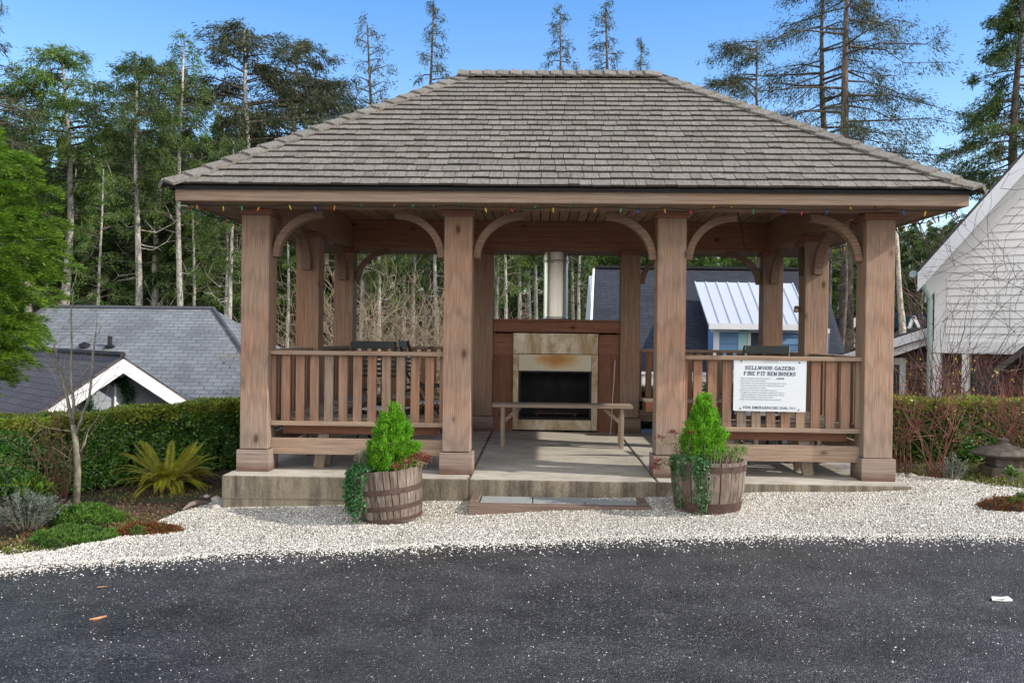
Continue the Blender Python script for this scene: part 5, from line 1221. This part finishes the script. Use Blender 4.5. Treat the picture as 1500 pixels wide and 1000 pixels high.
slabface(pr, (tuple(a), tuple(b), (b[0], 0, b[2]), (a[0], 0, a[2])), .07); slabface(pr, (tuple(b), c, (c[0], 0, a[2]), (b[0], 0, b[2])), .07); uv_face(pr.build('porch_roof', M['darkroof'], wh))
# lean-to at its left
l0, l1 = fac(1225, 519, .1), fac(1367, 474, .1); lt = MB()
slabface(lt, (tuple(l0), tuple(l1), (l1[0], 6, l1[2]), (l0[0], 6, l0[2])), .06); uv_face(lt.build('side_roof', M['darkroof'], wh))
sb = MB(); sb.prism([(l0[0], l0[2] - .04), (l1[0], l1[2] - .04), (l1[0], l1[2] - .17), (l0[0], l0[2] - .17)], lambda p_, d: (p_[0], d, p_[1]), .04, .1); sb.prism([(l0[0] + .1, l0[2] - .172), (l1[0], l1[2] - .172), (l1[0], l1[2] - .27), (l0[0] + .1, l0[2] - .27)], lambda p_, d: (p_[0], d, p_[1]), .12, .16)
sb.build('side_fascia', M['white'], wh)
lw = MB(); lw.prism([(l0[0] + .35, zg), (l1[0], zg), (l1[0], l1[2] - .07), (l0[0] + .35, l0[2] + .04)], lambda p_, d: (p_[0], d, p_[1]), .4, 6); uv_face(lw.build('side_wall', M['brownshingle'], wh))
q0, q1 = fac(1308, 540, .35)[0], fac(1326, 540, .35)[0]; zt_ = fac(1315, 524, .35)[2]; wd = MB().box(q0 - .35, q1, .36, .399, zg, zt_).build('window', M['white'], wh); MB().box(q0 - .28, q1 - .08, .35, .359, zg + .3, zt_ - .1).build('pane', M['glass'], wd)

# far teal house and far dark roof
th = empty('teal_house', label='small teal house with white-trimmed gable glimpsed beside the right corner post', cat='house'); ty = 24.
a, pkx, c = aty(1222, 494, ty), aty(1250, 464, ty), aty(1278, 494, ty)
tw_ = MB().prism([(a[0] + .15, -3.5), (c[0] - .15, -3.5), (c[0] - .15, c[2]), (pkx[0], pkx[2] - .1), (a[0] + .15, a[2])], lambda p_, d: (p_[0], d, p_[1]), ty, ty + 7).build('wall', M['teal'], th)
rf = MB(); slabface(rf, (tuple(a - [.0, .4, .0]), tuple(pkx - [0, .4, 0]), (pkx[0], ty + 7, pkx[2]), (a[0], ty + 7, a[2])), .1); slabface(rf, (tuple(pkx - [0, .4, 0]), tuple(c - [0, .4, 0]), (c[0], ty + 7, c[2]), (pkx[0], ty + 7, pkx[2])), .1); uv_face(rf.build('roof', M['navyroof'], th))
bb = MB()
for q in (a, c): bb.beam((q[0], ty - .42, q[2] - .1), (pkx[0], ty - .42, pkx[2] - .1), .05, .22)
bb.build('bargeboard', M['white'], th)
q0, q1 = aty(1236, 500, ty), aty(1246, 486, ty); wd = MB().box(q0[0], q1[0] + .15, ty - .05, ty - .001, q0[2] - .2, q1[2]).build('window', M['white'], th); MB().box(q0[0] + .08, q1[0] + .07, ty - .06, ty - .051, q0[2] - .1, q1[2] - .1).build('pane', M['glass'], wd)
dh = empty('far_house', label='far house with dark roof and tiny white-trimmed gable seen past the right corner post', cat='house'); fy_ = 27.
a, b = aty(1225, 458, fy_ + 3), aty(1375, 458, fy_ + 3); rf = MB(); slabface(rf, ((a[0], fy_, a[2] - 1.6), (b[0], fy_, a[2] - 1.6), (b[0], fy_ + 3, a[2]), (a[0], fy_ + 3, a[2])), .12); slabface(rf, ((a[0], fy_ + 3, a[2]), (b[0], fy_ + 3, a[2]), (b[0], fy_ + 6, a[2] - 1.6), (a[0], fy_ + 6, a[2] - 1.6)), .12); uv_face(rf.build('roof', M['navyroof'], dh))
MB().box(a[0] + .3, b[0] - .3, fy_ + .3, fy_ + 5.7, -4, a[2] - 1.6).build('wall', M['teal'], dh)
g0, g1, g2 = aty(1331, 481, fy_ - .2), aty(1338, 463, fy_ - .2), aty(1346, 481, fy_ - .2); MB().prism([(g0[0], g0[2]), (g2[0], g2[2]), (g1[0], g1[2])], lambda p_, d: (p_[0], d, p_[1]), fy_ - .15, fy_ + 2).build('dormer_wall', M['teal'], dh)
bb = MB(); 
for q in (g0, g2): bb.beam((q[0], fy_ - .2, q[2]), (g1[0], fy_ - .2, g1[2]), .1, .12)
bb.build('dormer_trim', M['white'], dh)

# ---------------------------------------------------------------- conifers
def conifer_meshes(seed, H=12., c0=.45, rmax=1.7, nbr=70, sprays=9, per=7, leaf=(.2, .35), lw=.06, droop=.25, prof=((0, .5), (.25, 1), (.7, .6), (1, .06)), trunk_r=.16, dead=14, lean=.0, side=0, gap=0., rise=.15, clump=.12):
    """returns (trunk mesh builder, leaf arrays): tapered trunk with limbs, needle sprays set along the limbs"""
    r_ = np.random.default_rng(seed); mb = MB(); lb = MB()
    def cx_(z): return np.array([lean * (z / H) ** 2 + .10 * math.sin(z * .6 + seed), .08 * math.cos(z * .5 + seed), z])
    zs_ = np.linspace(-.4, H * .985, 9); mb.tube([tuple(cx_(max(z, 0)) + np.array([0, 0, min(z, 0)])) for z in zs_], [trunk_r * (1 - .93 * max(z, 0) / H) + .012 for z in zs_], 8)
    P = []; A = []
    px_, py_ = zip(*prof)
    for i in range(nbr):
        t_ = (i + r_.random()) / nbr; 
        if gap and r_.random() < gap: continue
        z = H * (c0 + (1 - c0) * t_ ** .92); L = rmax * np.interp(t_, px_, py_) * r_.uniform(.65, 1.15); a = r_.uniform(0, 2 * np.pi) if not side else r_.normal(math.pi if side < 0 else 0, .7)
        d = np.array([math.cos(a), math.sin(a), 0]); q = [cx_(z)]
        for s_ in (.35, .7, 1.): q.append(cx_(z) + d * L * s_ + np.array([0, 0, L * (rise * s_ - droop * s_ * s_)]) + r_.normal(0, .05 * L, 3) * s_)
        lb.tube([tuple(v_) for v_ in q], [.028 * L / rmax + .008, .016, .010, .004], 4, cap=False)
        q = np.array(q)
        for k_ in range(max(3, int(sprays * (.4 + .6 * L / rmax)))):
            s_ = r_.uniform(.22, 1.) ; i_ = min(int(s_ * 3), 2); f_ = s_ * 3 - i_; c = q[i_] * (1 - f_) + q[i_ + 1] * f_
            sd_ = np.cross(d, [0, 0, 1]) * r_.choice((-1, 1)); dr = unit(d * r_.uniform(.2, 1) + sd_ * r_.uniform(.1, .9) + np.array([0, 0, r_.uniform(-.8, .12)])); ln = r_.uniform(.25, .6) * (.4 + .6 * L / rmax)
            n_ = per; u = r_.uniform(0, 1, n_)[:, None]; P.append(c + dr * u * ln + r_.normal(0, clump * .5, (n_, 3)) * [1, 1, 1.05]); A.append(unit(dr + r_.normal(0, .38, (n_, 3)) - np.array([0, 0, .3])))
    if dead:
        for i in range(dead):
            z = H * r_.uniform(.12, c0 + .12); a = r_.uniform(0, 2 * np.pi); L = r_.uniform(.5, 1.5); d = np.array([math.cos(a), math.sin(a), 0]); up_ = r_.choice((-.2, .5)); q = [cx_(z), cx_(z) + d * L * .4 + np.array([0, 0, -.05]), cx_(z) + d * L * .8 + np.array([0, 0, up_ * L * .4]), cx_(z) + d * L + np.array([0, 0, up_ * L])]
            mb.tube([tuple(v_) for v_ in q], [.017, .012, .008, .004], 4, cap=False)
            for j in range(2):
                s_ = q[1 + j]; mb.tube([tuple(s_), tuple(s_ + r_.normal(0, .25, 3) + np.array([0, 0, .2]))], [.009, .003], 3, cap=False)
    P = np.concatenate(P); A = np.concatenate(A); n_ = len(P); l = r_.uniform(*leaf, n_); S = unit(np.cross(A, unit(r_.normal(size=(n_, 3)))))
    return mb, lb, (P, A, S, l, lw * r_.uniform(.7, 1.3, n_)), H
PROTO = {}
def proto(key, needle, barkm, **kw):
    kw['per'] = int(kw['per'] * 2.5); kw['leaf'] = tuple(v * .8 for v in kw['leaf']); kw['lw'] *= .48; mb, lb, lv, H = conifer_meshes(**kw)
    tm = bpy.data.meshes.new('trunk'); tm.from_pydata(mb.v, [], mb.f); tm.materials.append(M[barkm]); tm.polygons.foreach_set('use_smooth', [True] * len(tm.polygons))
    lm = bpy.data.meshes.new('limbs'); lm.from_pydata(lb.v, [], lb.f); lm.materials.append(M['darkbark']); P, A, S, l, w_ = lv; cm = np_mesh('crown', leaf_verts(P, A, S, l, w_), quads(len(P))); cm.materials.append(M[needle]); PROTO[key] = (tm, cm, lm, H)
DENSE = ((0, .8), (.2, 1), (.55, .68), (.8, .34), (1, .03)); HIGH = ((0, .35), (.3, .9), (.6, 1), (.85, .7), (1, .1))
proto('dense_a', 'needle', 'oldbark', seed=11, c0=.18, rmax=2.0, nbr=120, sprays=14, per=12, leaf=(.16, .3), lw=.07, prof=DENSE, trunk_r=.13, dead=8)
proto('dense_b', 'needle_mid', 'oldbark', seed=12, c0=.22, rmax=1.9, nbr=110, sprays=14, per=12, leaf=(.16, .3), lw=.07, prof=DENSE, trunk_r=.12, dead=8)
proto('dense_c', 'needle', 'darkbark', seed=13, c0=.3, rmax=2.2, nbr=110, sprays=14, per=12, leaf=(.18, .32), lw=.075, prof=DENSE, trunk_r=.14, dead=12)
proto('high_a', 'needle', 'oldbark', seed=21, c0=.62, rmax=1.5, nbr=60, sprays=12, per=14, leaf=(.10, .2), lw=.05, prof=HIGH, trunk_r=.15, dead=22, rise=.3, droop=.2)
proto('high_b', 'needle_mid', 'oldbark', seed=22, c0=.55, rmax=1.8, nbr=80, sprays=13, per=14, leaf=(.10, .2), lw=.05, prof=HIGH, trunk_r=.16, dead=18, rise=.3, droop=.25)
proto('high_c', 'needle_grey', 'oldbark', seed=23, c0=.5, rmax=1.8, nbr=76, sprays=13, per=14, leaf=(.10, .2), lw=.05, prof=HIGH, trunk_r=.16, dead=20, rise=.35, droop=.2)
proto('sparse_a', 'needle_grey', 'darkbark', seed=31, c0=.55, rmax=1.4, nbr=44, sprays=7, per=9, leaf=(.08, .16), lw=.045, prof=((0, 1), (.5, .8), (1, .08)), trunk_r=.13, dead=10, rise=.45, droop=.2)
proto('pale_a', 'needle_mid', 'oldbark', seed=35, c0=.55, rmax=1.5, nbr=50, sprays=9, per=9, leaf=(.09, .17), lw=.05, prof=((0, 1), (.5, .8), (1, .08)), trunk_r=.13, dead=12, rise=.35, droop=.25)
proto('sparse_b', 'needle_grey', 'darkbark', seed=32, c0=.35, rmax=1.6, nbr=70, sprays=8, per=9, leaf=(.09, .17), lw=.045, prof=((0, 1), (.5, .62), (1, .05)), trunk_r=.12, dead=8, rise=.05, droop=.12)
proto('spruce', 'needle', 'darkbark', seed=41, c0=.12, rmax=2.4, nbr=170, sprays=17, per=14, leaf=(.10, .2), lw=.05, prof=((0, 1), (.4, .75), (.8, .35), (1, .04)), trunk_r=.2, dead=0, rise=.0, droop=.3)
proto('wide_a', 'needle_grey', 'darkbark', seed=51, c0=.5, rmax=2.9, nbr=44, sprays=17, per=14, leaf=(.08, .16), lw=.036, prof=((0, .85), (.4, 1), (.8, .8), (1, .3)), trunk_r=.2, dead=10, rise=.05, droop=.22, clump=.16)
proto('wide_b', 'needle_grey', 'darkbark', seed=52, c0=.45, rmax=2.2, nbr=42, sprays=14, per=13, leaf=(.08, .16), lw=.036, prof=((0, .8), (.5, 1), (1, .2)), trunk_r=.14, dead=14, rise=.1, droop=.3, clump=.16)
proto('flag', 'needle_grey', 'darkbark', seed=61, c0=.68, rmax=1.7, nbr=17, sprays=20, per=15, leaf=(.08, .16), lw=.045, prof=((0, .8), (.5, .9), (1, 1)), trunk_r=.12, dead=6, side=-1, rise=.35, droop=.3)
def tree(key, px_, top, Y, label, group=None, rot=None, wide=1., name='conifer_tree'):
    tm, cm, lm, H = PROTO[key]; q = aty(px_, top, Y); z = float(T(q[0], Y)); s_ = (q[2] - z) / H
    o = empty(name, (q[0], Y, z), 0, label, 'tree', group); o.rotation_euler = (0, 0, random.uniform(0, 6.28) if rot is None else rot); o.scale = (s_ * wide, s_ * wide, s_)
    for nm, me in (('trunk', tm), ('crown', cm)):
        c = bpy.data.objects.new(nm, me); COL.objects.link(c); c.parent = o
        if nm == 'crown': l_ = bpy.data.objects.new('limbs', lm); COL.objects.link(l_); l_.parent = c
    return o
G1 = 'tall conifers of the forest edge on the left'
for key, px_, top, Y, lab, wd in (
    ('high_b', 98, 72, 24, 'bushy-topped green conifer standing in front of the forest above the arborvitae', 1.15),
    ('high_a', 203, 80, 20, 'white-barked conifer with flat dark crown, second tall one left of the gazebo roof', .95),
    ('pale_a', 267, 48, 21, 'thin-topped white-barked conifer above the left end of the gazebo roof', .9),
    ('high_c', 362, 38, 24, 'olive-crowned tall conifer rising above the left hip of the gazebo roof', 1.25),
    ('high_c', 428, 62, 27, 'olive bushy conifer right behind the left hip of the roof', 1.2),
    ('high_c', 470, 118, 29, 'shorter olive conifer touching the roofline left of the two slender trees', 1.3),
    ('high_a', 40, 118, 23, 'dark narrow conifer between the arborvitae and the bushy-topped conifer', 1.),
    ('sparse_b', -8, -30, 17, 'dark drooping conifer cut by the left edge of the picture', 1.),
    ('high_c', 236, 92, 26, 'conifer just behind and between the two white-barked trees', 1.)):
    tree(key, px_, top, Y, lab, G1, wide=wd)
# thin white trunks seen lower down
for px_, top, Y, key, lab in ((148, 240, 18, 'pale_a', 'slim pale trunk above the left end of the grey roof'), (283, 230, 22, 'pale_a', 'slim leaning pale trunk right of the thin-topped conifer'),
    (333, 240, 19, 'pale_a', 'slim pale trunk with bare twigs just left of the corner post'), (341, 200, 17.5, 'high_a', 'straight grey trunk touching the left corner post'), (422, 250, 19, 'pale_a', 'straight pale trunk seen between the left corner post and middle side post')):
    tree(key, px_, top, Y, lab, 'slim pale trunks behind the grey roof', wide=.8)
for px_, Y in ((532, 22), (556, 19), (596, 24), (611, 21), (625, 26), (640, 20), (733, 23), (741, 19.5), (762, 21), (776, 26), (786, 22), (840, 25), (853, 21)):
    tree('pale_a' if px_ % 2 else 'high_a', px_, random.uniform(170, 240), Y, 'slim grey forest trunk seen through the rear opening of the gazebo', 'slim trunks seen through the gazebo', wide=.8)
G2 = 'slender conifers standing above the roofline'
for key, px_, top, Y, lab, wd in (
    ('sparse_a', 541, 28, 24, 'slender open conifer left of the taller one above the left roof hip', .85),
    ('sparse_b', 631, 0, 26, 'tall thin conifer with wide lower limbs above the left roof hip', .85),
    ('sparse_b', 826, 8, 34, 'narrow conifer above the ridge, left of the three', .85),
    ('sparse_b', 893, 4, 36, 'fuller conifer above the ridge, middle of the three', 1.),
    ('sparse_b', 937, 55, 38, 'smallest conifer above the ridge, right of the three', .7),
    ('flag', 1113, 52, 22, 'wind-bent bare pole of a conifer with branches only on its left', 1.),
    ('wide_b', 1212, -60, 24, 'dark open conifer left of the thicker one above the right hip', 1.05),
    ('wide_a', 1243, -75, 22, 'thick-trunked spreading conifer above the right roof hip', 1.05),
    ('spruce', 1495, -60, 20, 'large dark spruce rising behind the white house roof', 1.05)):
    tree(key, px_, top, Y, lab, G2, wide=wd, rot=(0 if key == 'flag' else None))
# the mass of the forest
G3 = 'dense forest conifers behind the left house'; L3 = 'dark dense conifer massed in the forest behind the grey-roofed house'
for row, (Y, t0, t1, n_) in enumerate(((27, 240, 310, 11), (36, 190, 260, 15), (43, 175, 240, 14), (52, 165, 225, 14))):
    for i in range(n_):
        px_ = -70 + 590 * (i + random.uniform(.1, .9)) / n_; tp = random.uniform(t0, t1) + max(0, px_ - 400) * .35
        tree(random.choice(('dense_a', 'dense_b', 'dense_c')), px_, tp, Y + random.uniform(-2, 2), L3, G3, wide=random.uniform(.95, 1.25))
G4 = 'forest conifers behind the gazebo'; L4 = 'forest conifer glimpsed through the rear openings of the gazebo'
for row, (Y, t0, t1, n_) in enumerate(((31, 250, 300, 9), (44, 230, 290, 10))):
    for i in range(n_):
        px_ = 500 + 500 * (i + random.uniform(.1, .9)) / n_
        tree(random.choice(('dense_a', 'dense_b', 'dense_b', 'dense_c')), px_, random.uniform(t0, t1), Y + random.uniform(-2, 2), L4, G4, wide=random.uniform(.9, 1.2))
G5 = 'conifers on the hillside at right'; L5 = 'green conifer on the wooded hillside seen right of the gazebo'
for row, (Y, t0, t1, n_) in enumerate(((31, 350, 400, 12), (45, 330, 365, 14), (62, 318, 345, 15), (82, 305, 325, 16))):
    for i in range(n_):
        px_ = 985 + 520 * (i + random.uniform(.1, .9)) / n_
        tree(random.choice(('dense_b', 'dense_b', 'dense_a')), px_, random.uniform(t0, t1), Y + random.uniform(-3, 3), L5, G5, wide=random.uniform(1.1, 1.5))
p = aty(1319, 300, 18); 
tag(MB().tube([(p[0] + .12, 18, -3), tuple(aty(1322, 480, 18)), tuple(aty(1317, 420, 18)), tuple(aty(1314, 360, 18)), tuple(aty(1311, 310, 18))], [.12, .1, .07, .06, .04], 7).build('dead_snag', M['snag'], smooth=True), 'pale barkless dead trunk just right of the corner post', 'dead tree')
tree('wide_b', 1237, 150, 17, 'thick speckled trunk seen between the right side post and the corner post', None, wide=1.2)

# arborvitae on the left
def arborvitae(x, y, label):
    z = float(T(x, y)); o = empty('arborvitae', (x, y, z), 0, label, 'tree')
    MB().tube([(0, 0, -.2), (.05, 0, 1.8), (0, .05, 4.6)], [.12, .09, .02], 8).build('trunk', M['darkbark'], o, smooth=True)
    nc = 1500; t_ = rng.random(nc); zc = 1.05 + t_ * 3.75; prof = np.interp(t_, [0, .06, .2, .42, .7, 1], [.9, 1.3, 1.55, 1.6, 1.2, .2])
    a = rng.uniform(0, 2 * np.pi, nc); lump = 1 + .10 * np.sin(a * 3 + zc * 2.2) + .07 * np.sin(a * 7 - zc * 4)
    rr = prof * lump * rng.uniform(.62, 1.02, nc); C_ = np.stack([rr * np.cos(a), rr * np.sin(a), zc], 1); out = unit(np.stack([np.cos(a), np.sin(a), rng.uniform(-.1, .7, nc)], 1))
    per = 260; P = np.repeat(C_, per, 0); O = np.repeat(out, per, 0); s_ = rng.uniform(0, 1, (len(P), 1)); side = np.cross(O, [0, 0, 1.])
    P = P + O * s_ * .34 + side * rng.normal(0, .085, (len(P), 1)) * (1.1 - s_ * .8) + rng.normal(0, .014, P.shape) + np.array([0, 0, 1.]) * (.08 * s_ - .22 * s_ ** 2)
    A = unit(O * .9 + rng.normal(0, .3, P.shape) - np.array([0, 0, .35]) * s_); leaves('foliage', M['arbor'], o, P, A, rng.uniform(.04, .09, len(P)), rng.uniform(.006, .012, len(P)))
    lm = MB()
    for i in range(60):
        j = int(rng.integers(0, nc)); lm.tube([(0, 0, C_[j, 2] - .5), tuple(C_[j] * [.5, .5, 1] - [0, 0, .15]), tuple(C_[j])], [.02, .014, .005], 4)
    lm.build('limbs', M['darkbark'], o)
arborvitae(-7.65, 1.9, 'big feathery bright green arborvitae at the left edge above the hedge')

# undergrowth on the forest floor
k = 26000; px = rng.uniform(-30, 30, k); py = rng.uniform(16, 46, k); P = np.stack([px, py, T(px, py) + rng.exponential(.55, k) * (py > 17.5)], 1)
A = unit(rng.normal(0, .7, P.shape) + np.array([0, 0, .4])); o = leaves('undergrowth', M['needle'], None, P, A, rng.uniform(.15, .4, k), rng.uniform(.08, .2, k)); tag(o, 'dark undergrowth on the forest floor beyond the houses', 'undergrowth', kind='stuff')
